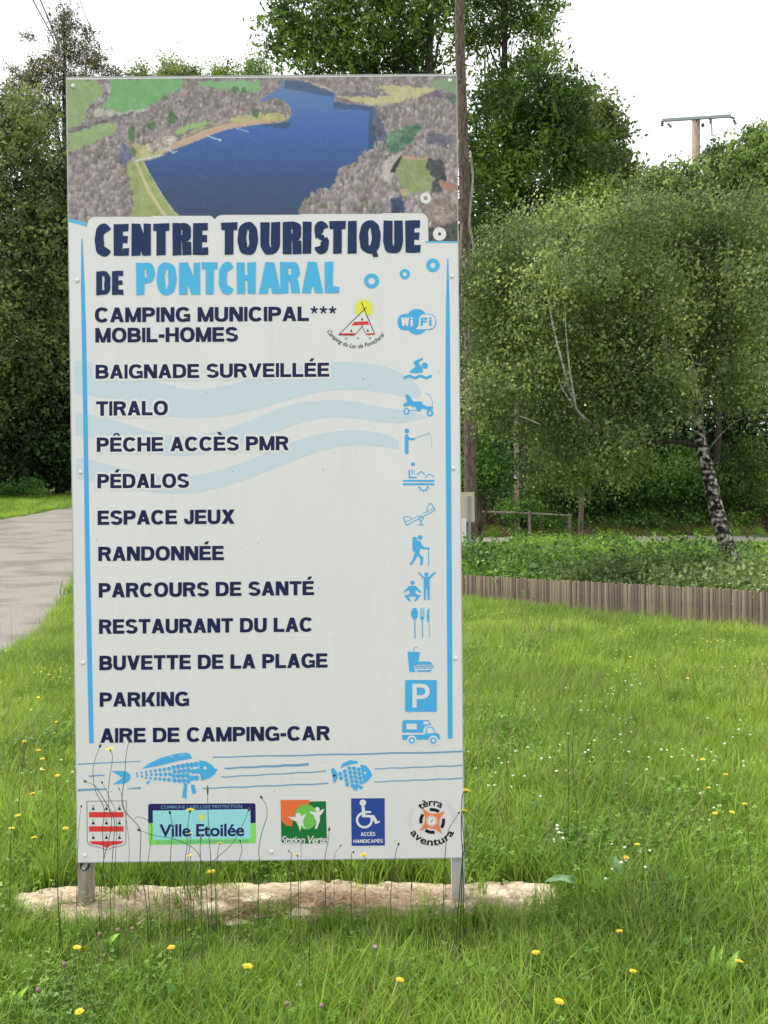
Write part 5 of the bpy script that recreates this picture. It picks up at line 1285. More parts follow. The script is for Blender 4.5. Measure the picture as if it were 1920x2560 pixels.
# top line follows the photo; feet in the ground
ang = math.atan2(dirf.y, dirf.x); s = -2.2; rs = random.Random(11); toplog = 0.62
while s < Lf+1.0:
    p = FA+dirf*s; t = s/Lf
    topz = FA.z+(FB.z-FA.z)*t; o = bpy.data.objects.new('stake', LOGS[rs.randrange(12)]); COL.objects.link(o); o.parent = fz
    wsc = rs.uniform(.8, 1.12)
    o.location = (p.x-FA.x, p.y-FA.y+rs.uniform(-.006, .006), topz-.62-FA.z+rs.uniform(-.014, .008)); o.rotation_euler = (rs.uniform(-.01, .01), rs.uniform(-.012, .012), ang+rs.uniform(-.1, .1)); o.scale = (wsc, 1, 1)
    s += .0455*wsc+(rs.random() < .03)*.008
# backing rail hidden behind the stakes
v, f_ = tube_geo([(0, 0, 0), (1, 0, 0)], [.03, .03], 6)
a_, b_ = FA+dirf*-2.2+Vector((0, .06, -.2)), FA+dirf*(Lf+1)+Vector((0, .06, FB.z-FA.z-.2))
link('rail', pymesh('rail', *tube_geo([a_-FA, b_-FA], [.03, .03], 6)), M_logs[1], fz)

# ------------------------------------------------------------------ leaf clouds
def leaves(C, size, spread, per, r, droop=0.0, aspect=.5, tint0=0, tvar=.5, clump_t=.5):
    """C (M,3) cluster centres -> quads and tints"""
    M = len(C); n = M*per
    ax = r.normal(size=(M, 3)); ax[:, 2] -= droop*.8; ax /= np.linalg.norm(ax, axis=1)[:, None]; sz = .55+.8*r.random(M)
    c = np.repeat(C, per, 0)+r.normal(size=(n, 3))*spread*np.array([1, 1, .8])*np.repeat(sz, per)[:, None]*.75+np.repeat(ax*sz[:, None], per, 0)*(r.normal(size=n)*spread*1.6)[:, None]
    d = r.normal(size=(n, 3)); d[:, 2] -= droop; d /= np.linalg.norm(d, axis=1)[:, None]
    u = r.normal(size=(n, 3)); u[:, 2] += .6; s = np.cross(d, u); s /= np.linalg.norm(s, axis=1)[:, None]+1e-9
    L = size*(.6+.8*r.random(n))[:, None]; d = d*L; s = s*L*aspect
    nrm = np.cross(d, s); nrm /= np.linalg.norm(nrm, axis=1)[:, None]+1e-9
    Q = np.stack([c-d*.5, c+s*.5+nrm*L*.08, c+d*.5, c-s*.5+nrm*L*.08], 1)
    tc_ = np.repeat(r.random(M), per)*clump_t; t = tint0+tc_+r.random(n)*tvar*(1-clump_t)
    return Q, t
def blob_centres(blobs, n, r, inner=.45):
    """blobs (px, py, dist, rx_px, ry_px, depth m)"""
    W = np.array([b[3]*b[4] for b in blobs], float); W /= W.sum(); out = []
    for b, w_ in zip(blobs, W):
        k = max(3, int(n*w_)); c = np.array(at(b[0], b[1], b[2])); rx, rz, ry = b[3]*b[2]/F, b[4]*b[2]/F, b[5]
        v = r.normal(size=(k, 3)); v /= np.linalg.norm(v, axis=1)[:, None]; rad = (inner+(1-inner)*r.random(k)**.6)*(.70+.52*r.random(k)**1.2)
        v = v*rad[:, None]; out.append(c+v*np.array([rx, ry, rz]))
    return np.concatenate(out)
LM = dict(
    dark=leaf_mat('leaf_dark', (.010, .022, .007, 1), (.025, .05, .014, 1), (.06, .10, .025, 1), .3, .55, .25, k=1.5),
    olive=leaf_mat('leaf_olive', (.025, .035, .012, 1), (.055, .075, .022, 1), (.11, .135, .04, 1), .42, .55, .25, k=2.9),
    ash=leaf_mat('leaf_ash', (.022, .042, .010, 1), (.056, .10, .018, 1), (.14, .20, .035, 1), .45, .5, .3, k=2.1),
    birch=leaf_mat('leaf_birch', (.034, .052, .018, 1), (.082, .115, .036, 1), (.20, .24, .075, 1), .48, .5, .45, k=2.35),
    lime=leaf_mat('leaf_lime_tree', (.05, .09, .015, 1), (.12, .18, .025, 1), (.24, .31, .05, 1), .42, .5, .4, k=1.3),
    fresh=leaf_mat('leaf_fresh', (.03, .075, .014, 1), (.07, .16, .025, 1), (.16, .29, .05, 1), .38, .5, .5, k=1.3),
    pine=leaf_mat('needles', (.035, .035, .018, 1), (.07, .07, .03, 1), (.12, .115, .05, 1), .25, .6, .3, k=2.0))
BARK = noise_mat('bark_brown', (.05, .038, .03, 1), (.17, .13, .105, 1), scale=7, detail=8, rough=.95, stretch=(3, 3, .8), bump=.02, bscale=16)
BARKD = noise_mat('bark_dark', (.02, .017, .014, 1), (.06, .05, .04, 1), scale=7, detail=8, rough=.95, stretch=(3, 3, .8))
BARKP = noise_mat('bark_pale', (.17, .14, .12, 1), (.36, .31, .27, 1), scale=7, detail=8, rough=.95, stretch=(3, 3, .8))
BIRCH = noise_mat('bark_birch', (.012, .011, .010, 1), (.50, .48, .44, 1), scale=8.5, detail=10, rough=.9, stretch=(1.4, 1.4, 1.7), bump=.015, bscale=20, lo=.44, hi=.60, c3=(.13, .11, .095, 1))
BIRCHL = noise_mat('bark_birch_limb', (.12, .11, .10, 1), (.42, .41, .38, 1), scale=7, detail=6, rough=.85, stretch=(1, 1, 4), lo=.35, hi=.55)
def limb_tubes(start, ends, r0, r1, r, n=6, wig=.08):
    out = []
    for e in ends:
        s_ = Vector(start); e = Vector(e); L = (e-s_).length; pts = [s_.lerp(e, k/n)+Vector(r.normal(size=3))*wig*L/n*(0 < k < n) for k in range(n+1)]
        out.append(tube_geo(pts, [r0+(r1-r0)*k/n for k in range(n+1)], 5))
    return merge(out)
def tree(name, label, group, base, trunk, trad, blobs, n_leaf, size, spread, per, mat, bark, seed, droop=0, aspect=.5, cat='tree', limbs=12, inner=.4, tvar=.5, clump=.6, tint0=0, lr=(.05, .012)):
    r = np.random.default_rng(seed)
    root = empty(name, base, 0, label, cat, group)
    C = blob_centres(blobs, n_leaf//per, r, inner); Q, t = leaves(C, size, spread, per, r, droop, aspect, tint0, tvar, clump)
    B = np.array(base)
    o = link('crown', quadmesh('crown', Q-B, t), mat, root)
    pts = catmull(trunk, 4); k = len(pts)
    link('trunk', pymesh('trunk', *tube_geo([p-Vector(base) for p in pts], [trad[0]+(trad[1]-trad[0])*i/(k-1) for i in range(k)], 10), True), bark, root)
    if limbs:
        idx = r.integers(0, len(C), limbs); geo = []
        for i in idx:
            s_ = pts[int(k*(.35+.6*r.random()))-1]; e = Vector(C[i]); s_ = s_ if s_.z < e.z else pts[int(k*.4)]
            geo.append(limb_tubes(s_-Vector(base), [e-Vector(base)], lr[0], lr[1], r))
        link('limb', pymesh('limb', *merge(geo), True), bark, root)
    return root
def gb(x, y): return Vector((x, y, float(zg(x, y))))
def up_trunk(px, d, ytop, wob=0.0, yb=None):
    b = at(px, 1300, d); b = gb(b.x, b.y); t = at(px+wob, ytop, d); return b, [b-Vector((0, 0, .3)), b.lerp(t, .35)+Vector((.1, 0, 0)), b.lerp(t, .7), t]

# left wood
GL = 'trees at the wood edge left of the panel'
b, tr = up_trunk(60, 52, 520, 20)
tree('broadleaf_tree', 'dark green broadleaf tree filling the left edge above the road', GL, b, tr, (.3, .08), [(40, 430, 52, 150, 200, 3), (-60, 700, 52, 170, 260, 3), (110, 620, 51, 110, 160, 2.5), (60, 860, 51, 150, 200, 3), (20, 330, 53, 90, 90, 2.5), (-80, 1050, 51, 160, 150, 3)], 62000, .25, .36, 22, LM['olive'], BARKD, 1, clump=.75)
b, tr = up_trunk(150, 54, 480, -10)
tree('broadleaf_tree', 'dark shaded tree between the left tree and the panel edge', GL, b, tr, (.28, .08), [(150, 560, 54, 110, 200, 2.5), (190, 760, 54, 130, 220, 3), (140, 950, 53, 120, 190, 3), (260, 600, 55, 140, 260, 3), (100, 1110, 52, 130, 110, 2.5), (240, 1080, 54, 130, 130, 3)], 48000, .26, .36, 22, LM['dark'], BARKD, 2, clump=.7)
b, tr = up_trunk(20, 56, 900, 0)
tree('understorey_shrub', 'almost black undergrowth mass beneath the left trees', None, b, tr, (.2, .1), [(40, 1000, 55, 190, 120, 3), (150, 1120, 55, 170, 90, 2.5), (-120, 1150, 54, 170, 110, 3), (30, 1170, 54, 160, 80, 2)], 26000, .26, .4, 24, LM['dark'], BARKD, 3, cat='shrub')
b, tr = up_trunk(165, 60, 30, -5)
tree('pine_tree', 'tall thin pine with open brown crown above the left corner of the panel', GL, b, tr, (.32, .05), [(158, 60, 60, 42, 50, 1.2), (185, 130, 60, 60, 45, 1.5), (240, 150, 60, 45, 36, 1.5), (120, 170, 60, 60, 42, 1.5), (70, 200, 60, 60, 40, 1.5), (190, 210, 60, 100, 40, 2), (290, 190, 61, 34, 26, 1), (40, 250, 60, 60, 50, 2), (120, 290, 60, 90, 60, 2), (215, 85, 60, 26, 20, 1), (70, 95, 61, 18, 16, .6)], 19000, .20, .20, 22, LM['pine'], BARKD, 4, aspect=.3, inner=.1, limbs=34, lr=(.045, .015))
# bright weeds at the foot of the left wood
b = gb(at(70, 1230, 49).x, 49)
tree('roadside_bush', 'fresh green bush on the verge at the foot of the left wood', None, b, [b, b+Vector((0, 0, .5)), b+Vector((0.1, 0, .9))], (.03, .01), [(75, 1215, 49, 30, 22, .5), (30, 1222, 49, 40, 16, .5), (105, 1228, 49, 20, 10, .4), (-40, 1222, 49, 50, 18, .5)], 4200, .10, .13, 20, LM['fresh'], BARKD, 5, cat='shrub', limbs=6)

# treetops behind the panel
for k, (px, py, w_, h_, kind, lb) in enumerate(((360, 190, 44, 26, 'olive', 'low rounded treetop leftmost behind the upper panel edge'), (430, 170, 34, 28, 'olive', 'pointed treetop second from the left behind the panel top'), (478, 185, 36, 30, 'olive', 'thin treetop beside the pointed one behind the panel top'),
                                           (555, 180, 46, 36, 'lime', 'bushy lighter treetop in the middle behind the panel top'), (640, 165, 44, 34, 'ash', 'treetop touching the big tree behind the panel top'))):
    b, tr = up_trunk(px, 78+2*k, py+20)
    tree('distant_tree', lb, 'treetops showing above the panel', b, tr, (.25, .06), [(px, py, 78+2*k, w_*.7, h_*.75, 2), (px-w_*.4, py+30, 78+2*k, w_*.7, 36, 2), (px+w_*.4, py+34, 78+2*k, w_*.8, 38, 2), (px, py+100, 78+2*k, w_*1.4, 70, 3)], 6500, .24, .32, 20, LM[kind], BARKD, 20+k, limbs=10, inner=.2, tint0=.15)

# big tree
GR = 'tall trees right of and behind the panel'
b, tr = up_trunk(1040, 42, -120, 40)
tree('ash_tree', 'largest leafy tree rising behind the panel top and out of the frame', GR, b, tr, (.4, .12), [(780, 60, 42, 120, 90, 2.2), (900, -40, 42, 150, 100, 2.5), (720, 120, 42, 60, 50, 1.2), (900, 110, 42, 140, 70, 2.2), (1030, 60, 42, 120, 110, 2.4), (820, 165, 42, 130, 40, 2), (1010, 190, 43, 130, 60, 2), (710, 30, 42, 40, 30, 1), (1100, -60, 42, 120, 90, 2), (950, 330, 43, 150, 120, 2.4)],
     25000, .26, .28, 16, LM['ash'], BARKD, 31, aspect=.42, inner=.25, limbs=26, clump=.7, lr=(.07, .015), tint0=.05)
b, tr = up_trunk(1255, 44, -80, 8)
tree('ash_tree', 'open tall tree with dark upright stems right of the panel top', GR, b, tr, (.22, .12), [(1290, 30, 44, 90, 80, 2), (1220, -40, 44, 110, 80, 2), (1345, 60, 44, 50, 60, 1.4), (1380, 15, 44, 34, 40, 1), (1180, 90, 44, 70, 70, 1.5), (1310, 170, 44, 80, 50, 1.8), (1240, 230, 44, 100, 60, 2), (1365, 130, 44, 40, 34, 1)],
     11500, .22, .22, 18, LM['ash'], BARKD, 32, aspect=.42, inner=.1, limbs=26, clump=.7, lr=(.06, .015), tint0=.08)
b, tr = up_trunk(1300, 42, 300, -20)
tree('ash_tree', 'dense green tree between the tall bare trunk and the white sky', GR, b, tr, (.3, .1), [(1330, 260, 42, 120, 100, 2.4), (1250, 350, 42, 110, 110, 2.4), (1400, 300, 42, 80, 90, 2), (1420, 220, 42, 46, 40, 1.2), (1350, 430, 42, 150, 110, 2.5), (1230, 480, 42, 90, 110, 2), (1450, 400, 43, 90, 100, 2), (1260, 640, 42, 110, 120, 2.4), (1420, 560, 43, 130, 100, 2.4), (1240, 820, 41, 90, 130, 2)],
     37000, .24, .26, 18, LM['ash'], BARKD, 33, aspect=.42, inner=.35, limbs=16, clump=.75)
b, tr = up_trunk(1500, 46, 330, 10)
tree('oak_tree', 'thin crowned tree with sky showing through nearest the utility pole', GR, b, tr, (.22, .06), [(1500, 290, 46, 50, 44, 1.2), (1535, 330, 46, 34, 46, 1), (1470, 350, 46, 60, 50, 1.6), (1540, 400, 46, 36, 40, 1), (1480, 430, 46, 80, 50, 2), (1445, 290, 46, 40, 40, 1), (1460, 240, 46, 24, 24, .8), (1560, 440, 46, 50, 30, 1), (1500, 520, 46, 100, 70, 2)],
     12500, .25, .24, 16, LM['olive'], BARKD, 34, inner=.05, limbs=26, clump=.6, lr=(.05, .012), tint0=.2)
b, tr = up_trunk(1200, 47, 500, 0)
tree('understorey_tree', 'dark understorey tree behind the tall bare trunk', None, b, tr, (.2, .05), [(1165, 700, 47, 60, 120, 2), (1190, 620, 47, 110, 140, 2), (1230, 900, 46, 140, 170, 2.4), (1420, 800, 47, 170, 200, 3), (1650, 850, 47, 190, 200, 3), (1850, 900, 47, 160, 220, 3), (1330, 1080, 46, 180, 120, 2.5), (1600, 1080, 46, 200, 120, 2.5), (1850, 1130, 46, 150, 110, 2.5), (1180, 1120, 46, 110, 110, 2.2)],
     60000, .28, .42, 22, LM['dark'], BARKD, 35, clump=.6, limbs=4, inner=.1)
b, tr = up_trunk(1450, 36, 600, 0)
tree('young_tree', 'bright lime young tree showing above the birches', None, b, tr, (.1, .04), [(1440, 520, 36, 60, 50, 1.2), (1480, 560, 36, 70, 50, 1.2), (1400, 580, 36, 50, 50, 1.2), (1500, 490, 36, 40, 30, .8)], 7000, .13, .16, 20, LM['lime'], BARK, 36, limbs=12, inner=.2)

# bare spruce trunk with dead ivy stems
b, tr = up_trunk(1160, 30, -60, -10)
tr = [gb(at(1176, 1300, 30).x, 30)-Vector((0, 0, .3)), at(1174, 1000, 30), at(1166, 760, 30), at(1160, 420, 30), at(1150, 120, 30), at(1150, -80, 30)]
b = tr[0]
R0 = empty('bare_trunk', b, 0, 'tall straight bare brown trunk directly behind the right panel edge', 'tree')
pts = catmull(tr, 6); k = len(pts)
link('trunk', pymesh('trunk', *tube_geo([p-b for p in pts], [.20-.05*i/(k-1) for i in range(k)], 12), True), BARK, R0)
geo = []; r = np.random.default_rng(44)
for yy in (470, 500, 540, 600, 700, 730, 780, 360, 410, 300, 350, 440, 655, 830, 860, 250, 210, 160):
    s_ = at(1160, yy, 29.9); e = at(1160+random.choice((-1, 1))*random.uniform(22, 42), yy+random.uniform(-22, 14), 29.8); geo.append(limb_tubes(s_-b, [e-b], .022, .008, r, 4))
link('branch_stub', pymesh('branch_stub', *merge(geo)), BARK, R0)
for nm, P in (('dead_vine', [(1142, 900), (1143, 760), (1148, 640), (1140, 520), (1143, 420), (1146, 350)]), ('dead_vine', [(1176, 960), (1172, 800), (1178, 700), (1184, 620), (1174, 560), (1180, 480), (1182, 440), (1176, 380)]), ('dead_vine', [(1164, 900), (1160, 780), (1170, 700), (1152, 640), (1154, 560)])):
    pt = catmull([at(x, y, 29.7) for x, y in P], 5); link(nm, pymesh(nm, *tube_geo([p-b for p in pt], [.035]*len(pt), 6), True), BARKP, R0)

# birches in front
d = 15.5
def birch(name, label, base, trunk, trad, blobs, nl, seed, limbs_px, size=.060, mat=None, lim=24, bark=None):
    r = np.random.default_rng(seed); root = empty(name, base, 0, label, 'tree', 'birches beyond the low fence')
    C = blob_centres(blobs, nl//18, r, .25); Q, t = leaves(C, size, .125, 18, r, .7, .62, -.05, .9, .68)
    B = np.array(base); link('crown', quadmesh('crown', Q-B, t), mat or LM['birch'], root)
    pts = catmull(trunk, 5); k = len(pts)
    link('trunk', pymesh('trunk', *tube_geo([p-base for p in pts], [trad[0]+(trad[1]-trad[0])*(i/(k-1)) for i in range(k)], 14), True), bark or BIRCH, root)
    for P, r0, r1 in limbs_px:
        pt = catmull(P, 4); n_ = len(pt); link('limb', pymesh('limb', *tube_geo([p-base for p in pt], [r0+(r1-r0)*i/(n_-1) for i in range(n_)], 7), True), BARKD if r0 == .042 else BIRCHL, root)
    geo = []
    for i in r.integers(0, len(C), lim):
        s_ = pts[int(k*(.6+.39*r.random()))]; geo.append(limb_tubes(s_-base, [Vector(C[i])-base], .014, .004, r, 6, .12))
    link('twig', pymesh('twig', *merge(geo)), BIRCHL, root)
    return root
A_ = lambda x, y, dd=15.5: at(x, y, dd)
bb = A_(1842, 1445); bb = gb(bb.x, bb.y)
birch('birch_tree', 'leaning birch with wide loose crown and black and white bark behind the low fence', bb,
      [bb-Vector((0, 0, .3)), A_(1838, 1432), A_(1812, 1350), A_(1790, 1270), A_(1772, 1190), A_(1752, 1110), A_(1742, 1040), A_(1735, 960), A_(1728, 880), A_(1720, 800)], (.145, .05),
      [(1280, 640, 15.2, 82, 82, 1.0), (1215, 720, 15.0, 51, 101, 0.6), (1245, 850, 15.4, 77, 110, 0.9), (1205, 980, 14.5, 36, 73, 0.4), (1350, 760, 14.9, 110, 138, 1.3), (1320, 950, 14.9, 101, 110, 1.2), (1400, 600, 16.2, 101, 73, 1.2), (1420, 880, 16.0, 119, 138, 1.3), (1400, 1080, 15.4, 101, 101, 1.2), (1500, 700, 15.1, 119, 138, 1.3), (1520, 930, 15.1, 128, 128, 1.3), (1500, 1120, 14.7, 101, 82, 1.2), (1560, 560, 15.1, 110, 73, 1.3), (1620, 780, 15.0, 128, 147, 1.3), (1640, 980, 14.6, 101, 101, 1.2), (1600, 1150, 15.7, 46, 36, 0.6), (1680, 560, 16.0, 128, 82, 1.3), (1740, 720, 16.0, 119, 138, 1.3), (1760, 900, 16.0, 101, 101, 1.2), (1850, 760, 15.1, 101, 156, 1.2), (1860, 960, 14.8, 82, 82, 1.0), (1840, 560, 15.7, 101, 92, 1.2), (1300, 565, 15.9, 33, 31, 0.4), (1370, 545, 16.1, 27, 27, 0.4), (1450, 540, 16.1, 33, 27, 0.4), (1190, 660, 14.9, 23, 27, 0.4), (1180, 800, 15.7, 22, 36, 0.4), (1175, 900, 15.8, 20, 31, 0.4), (1240, 1060, 15.1, 33, 36, 0.4), (1350, 1180, 14.6, 36, 36, 0.4), (1440, 1210, 15.0, 36, 33, 0.4), (1180, 1010, 14.4, 20, 27, 0.4), (1230, 590, 16.2, 25, 22, 0.4), (1560, 1200, 15.6, 27, 23, 0.4), (1810, 650, 16.2, 110, 80, 1.1), (1900, 660, 16.0, 70, 100, 1.0), (1740, 640, 16.3, 90, 60, 1.0), (1600, 660, 16.4, 90, 70, .9), (1560, 640, 16.2, 70, 60, .8)],
      134000, 51, [([A_(1745, 1115), A_(1690, 1104, 15.2), A_(1630, 1106, 15.0), A_(1560, 1118, 14.8), A_(1500, 1085, 14.6)], .042, .034), ([A_(1500, 1085, 14.6), A_(1465, 1050, 14.5), A_(1440, 1020, 14.4), A_(1412, 930, 14.1), A_(1385, 825, 14.1), A_(1370, 740, 14.4)], .034, .010), ([A_(1440, 1020, 14.2), A_(1425, 930, 14.1), A_(1416, 840, 14.1), A_(1412, 760, 14.2)], .018, .006), ([A_(1432, 1015, 14.2), A_(1405, 970, 14.1), A_(1396, 945, 14.1)], .014, .006), ([A_(1352, 1062, 14.1), A_(1325, 1050, 14.0), A_(1300, 1040, 14.)], .012, .005), ([A_(1742, 1045), A_(1700, 985, 15.1), A_(1675, 930, 14.8), A_(1655, 830, 14.6), A_(1645, 760, 14.6), A_(1625, 700, 14.7)], .04, .010), ([A_(1675, 930, 14.8), A_(1665, 850, 14.6), A_(1660, 760, 14.5), A_(1680, 670, 14.6)], .016, .006), ([A_(1752, 1040), A_(1740, 960), A_(1762, 900), A_(1780, 850)], .035, .012), ([A_(1768, 1130, 15.4), A_(1790, 1100, 15.2), A_(1830, 1060, 15.1), A_(1868, 1040, 15)], .012, .006),
               ([A_(1675, 950, 15.3), A_(1640, 945, 15), A_(1590, 925, 15)], .014, .006), ([A_(1815, 780, 15.2), A_(1820, 700, 15.2), A_(1822, 590, 15.2)], .02, .012)])
bb = gb(at(1790, 1300, 43).x, 43.5)
birch('birch_tree', 'tall birch canopy reaching the sky below the utility pole', bb,
      [bb-Vector((0, 0, .3)), at(1795, 1100, 42), at(1800, 900, 42), at(1810, 600, 42), at(1818, 480, 42)], (.16, .05),
      [(1700, 480, 42, 120, 60, 2.6), (1840, 430, 42, 110, 90, 2.6), (1900, 380, 42, 70, 60, 2.3), (1600, 520, 42, 110, 60, 2.6), (1760, 560, 42, 180, 100, 2), (1930, 520, 42, 90, 120, 2.6), (1520, 500, 42, 60, 44, 2.), (1890, 345, 42, 34, 30, .8), (1780, 395, 42, 30, 26, .7), (1640, 450, 42, 50, 30, 1), (1950, 420, 42, 80, 80, 1.3)],
      46000, 53, [], size=.16, bark=BARKD, mat=leaf_mat('leaf_birch_light', (.05, .08, .02, 1), (.11, .165, .04, 1), (.22, .29, .08, 1), .46, .5, .45, k=2.0), lim=40)
bb = gb(at(1200, 1300, 33).x, 33)
tree('hazel_bush', 'deep green leafy bush low beside the right panel edge', None, bb, [bb-Vector((0, 0, .2)), bb+Vector((0, 0, 1)), at(1200, 1000, 33)], (.06, .02), [(1190, 900, 33, 50, 90, 1.2), (1210, 1050, 33, 70, 80, 1.4), (1190, 1170, 33, 60, 70, 1.3), (1240, 1160, 33, 70, 70, 1.3)], 10000, .13, .2, 20, LM['fresh'], BARK, 55, cat='shrub', limbs=8)

# ------------------------------------------------------------------ undergrowth: brambles and shrubs beyond the fence, wood floor
def bushproto(nm, seed, mat, n, rx, rz, size):
    r = np.random.default_rng(seed); v = r.normal(size=(n//10, 3)); v /= np.linalg.norm(v, axis=1)[:, None]; v *= (.5+.5*r.random(n//10))[:, None]; v[:, 2] = np.abs(v[:, 2])
    C = v*np.array([rx, rx, rz]); Q, t = leaves(C, size, size*1.3, 10, r, -.1, .62, 0, .6, .5)
    me = quadmesh(nm, Q, t); me.materials.append(mat); return (nm, me)
BR = leaf_mat('bramble_leaf', (.022, .055, .010, 1), (.065, .13, .022, 1), (.17, .26, .05, 1), .34, .45, .5, k=2.0); NET = leaf_mat('nettle_leaf', (.05, .11, .012, 1), (.12, .22, .022, 1), (.25, .36, .05, 1), .38, .5, .5, k=1.8)
BRN = leaf_mat('bracken_brown', (.06, .035, .02, 1), (.15, .085, .045, 1), (.28, .18, .10, 1), .2, .7, .5); GRY = leaf_mat('leaf_silvery', (.06, .10, .028, 1), (.13, .19, .055, 1), (.27, .33, .13, 1), .32, .5, .6, k=1.35)
UB = []
for k in range(3): UB.append(bushproto('bramble', 300+k, BR, 560, .34, .34, .045))
for k in range(3): UB.append(bushproto('nettle', 310+k, NET, 520, .30, .34, .036))
for k in range(2): UB.append(bushproto('willow_shrub', 320+k, GRY, 380, .28, .40, .035))
for k in range(2): UB.append(bushproto('bracken', 330+k, BRN, 320, .5, .18, .09))
for k in range(2): UB.append(bushproto('dark_bush', 340+k, BR, 600, .9, .8, .13))
UB += [(nm, me) for nm, me in PR[4:10]]
r = np.random.default_rng(61); pts, ids, scs = [], [], []
def zone(x0, x1, y0, y1, n, ch, s0, s1, cond=None):
    X = x0+(x1-x0)*r.random(n); Y = y0+(y1-y0)*r.random(n)
    for x, y in zip(X, Y):
        fy = float(fence_y(x)) if x > -1.5 else 16
        if y < fy+.22+.34*s1: continue
        if cond and not cond(x, y): continue
        pts.append((x, y, float(zg(x, y))-.03)); ids.append(int(r.choice(ch))); s_ = s0+(s1-s0)*r.random(); scs.append((s_, s_, s_*(.8+.4*r.random())))
# directly behind the fence: brambles left, silvery shrubs right, then greener bank to the path
zone(-1.5, 8.5, 12, 17, 950, [0, 1, 2, 0, 1, 3], .7, 1.15)
zone(2.6, 5.0, 12.5, 15.6, 120, [6, 7], 1.2, 1.9)
zone(-1.5, 4.0, 14, 20, 110, [0, 1, 2, 5], 1.3, 1.9)
zone(4.6, 9, 13, 19, 90, [0, 1, 3], 1.0, 1.7)
zone(-1.5, 9, 18, 27, 160, [3, 4, 0, 1], 1.1, 1.8)
zone(-1.5, 12, 16.5, 24, 1200, [3, 4, 5, 3, 4, 0], .6, 1.0)
zone(-1.5, 16, 23, 29, 1300, [3, 4, 5, 0, 4], .6, .95)
zone(-1.5, 18, 29, 32.5, 800, [3, 4, 5, 4], .25, .45)
zone(4.2, 7.4, 26, 33, 110, [3, 4, 0], .9, 1.5)
zone(-1, 2.6, 28, 33, 60, [3, 4], .7, 1.0)
zone(-1.5, 16, 15.5, 26, 3600, [12, 13, 14, 15, 16, 17], 1.9, 3.2)
zone(-1.5, 16, 26, 33.2, 2200, [12, 13, 14, 15, 16, 17], .9, 1.5)
zone(2.7, 5.4, 12.2, 15.0, 70, [6, 7], 1.7, 2.4)
zone(-.5, 2.6, 14.2, 18, 50, [0, 1, 2, 3], 1.7, 2.2)
zone(-1.5, 9, 11.2, 16, 1500, [12, 13, 14, 15, 16, 17], 1.6, 2.6)
zone(-2, 18, 40.5, 43, 420, [3, 4, 8], .5, .9); zone(-2, 18, 43, 47, 420, [8, 9, 8, 0], .8, 1.2); zone(-2, 19, 44, 49, 150, [10, 11], .8, 1.3)
zone(6, 16, 42, 46, 60, [10, 11], .7, 1.2)
pts = np.array(pts); n = len(pts)
scatter('undergrowth', UB, pts, np.stack([r.normal(size=n)*.1, r.normal(size=n)*.1, r.random(n)*6.28], -1), np.array(scs), ids, 'tangle of brambles, nettles and bracken between the low fence and the wood')
# hedge of shrubs at the wood edge (they can be told apart)
for k, (px, dd, ry_, rx_, mt, lb) in enumerate(((1300, 41.5, 34, 40, 'fresh', 'small dark bush behind the rail fence middle'), (1550, 43, 90, 100, 'fresh', 'broad leafy bush at the wood edge right of the rail fence'), (1700, 42.5, 70, 80, 'fresh', 'bushy green shrub left of the leaning trunk'), (1860, 43, 90, 90, 'ash', 'green shrub right of the leaning trunk at the wood edge'), (1420, 43.5, 90, 90, 'ash', 'tall shrub behind the right end of the rail fence'))):
    yb = 1330 if k == 0 else 1270; bb = gb(at(px, 1300, dd).x, dd)
    cy = 1270 if k == 0 else 1210-ry_*.4
    tree('woodland_shrub', lb, 'shrubs along the wood edge', bb, [bb-Vector((0, 0, .1)), bb+Vector((0, 0, .6)), at(px, cy, dd)], (.05, .02), [(px, cy, dd, rx_, ry_, 1.4), (px-rx_*.5, cy+ry_*.4, dd-.5, rx_*.6, ry_*.6, 1.1), (px+rx_*.5, cy+ry_*.5, dd-.3, rx_*.6, ry_*.5, 1.1)], 7000 if k else 2500, .14, .2, 20, LM[mt], BARKD, 70+k, cat='shrub', limbs=6)

# ------------------------------------------------------------------ rail fence, poles, small sign
M_rail = noise_mat('rail_wood', (.12, .10, .085, 1), (.30, .26, .22, 1), scale=6, detail=6, rough=.9, stretch=(3, 3, 1))
dR = 38.5; rf0 = at(1200, 1300, dR)
rf = empty('rail_fence', gb(rf0.x, rf0.y), 0, 'weathered wooden post and rail fence by the path at the wood edge', 'fence')
tops = []
for k, (px, yt) in enumerate(((1085, 1273), (1202, 1272), (1323, 1276), (1424, 1282))):
    dd = dR+k*.9; t = at(px, yt, dd); bz = float(zg(t.x, t.y))
    link('post', pymesh('post', *tube_geo([Vector((t.x, t.y, bz-.2))-rf.location, Vector((t.x, t.y, t.z))-rf.location], [.07, .062], 8)), M_rail, rf); tops.append(Vector((t.x, t.y, t.z-.12)))
for a, b2 in zip(tops[:-1], tops[1:]): link('rail', pymesh('rail', *tube_geo([a-rf.location, b2-rf.location], [.045, .04], 7)), M_rail, rf)
M_pole = noise_mat('pole_wood', (.22, .165, .12, 1), (.40, .31, .235, 1), scale=5, detail=6, rough=.9, stretch=(3, 3, .6))
t = at(1290, 1080, 41); g = gb(t.x, t.y)
up_ = empty('utility_pole', g, 0, 'pale wooden pole standing behind the rail fence under the birch', 'pole')
link('shaft', pymesh('shaft', *tube_geo([Vector((0, 0, -.2)), Vector((0, 0, 3)), Vector((.02, 0, 7.2))], [.115, .105, .09], 10), True), M_pole, up_)
M_wh = plain('white_plate', (.75, .76, .78), rough=.5)
tt_ = at(1288, 1188, 41)-g
link('plate', pymesh('plate', *box_geo(tt_.x-.05, tt_.x+.05, -.14, -.11, tt_.z-.14, tt_.z+.14)), M_wh, up_)
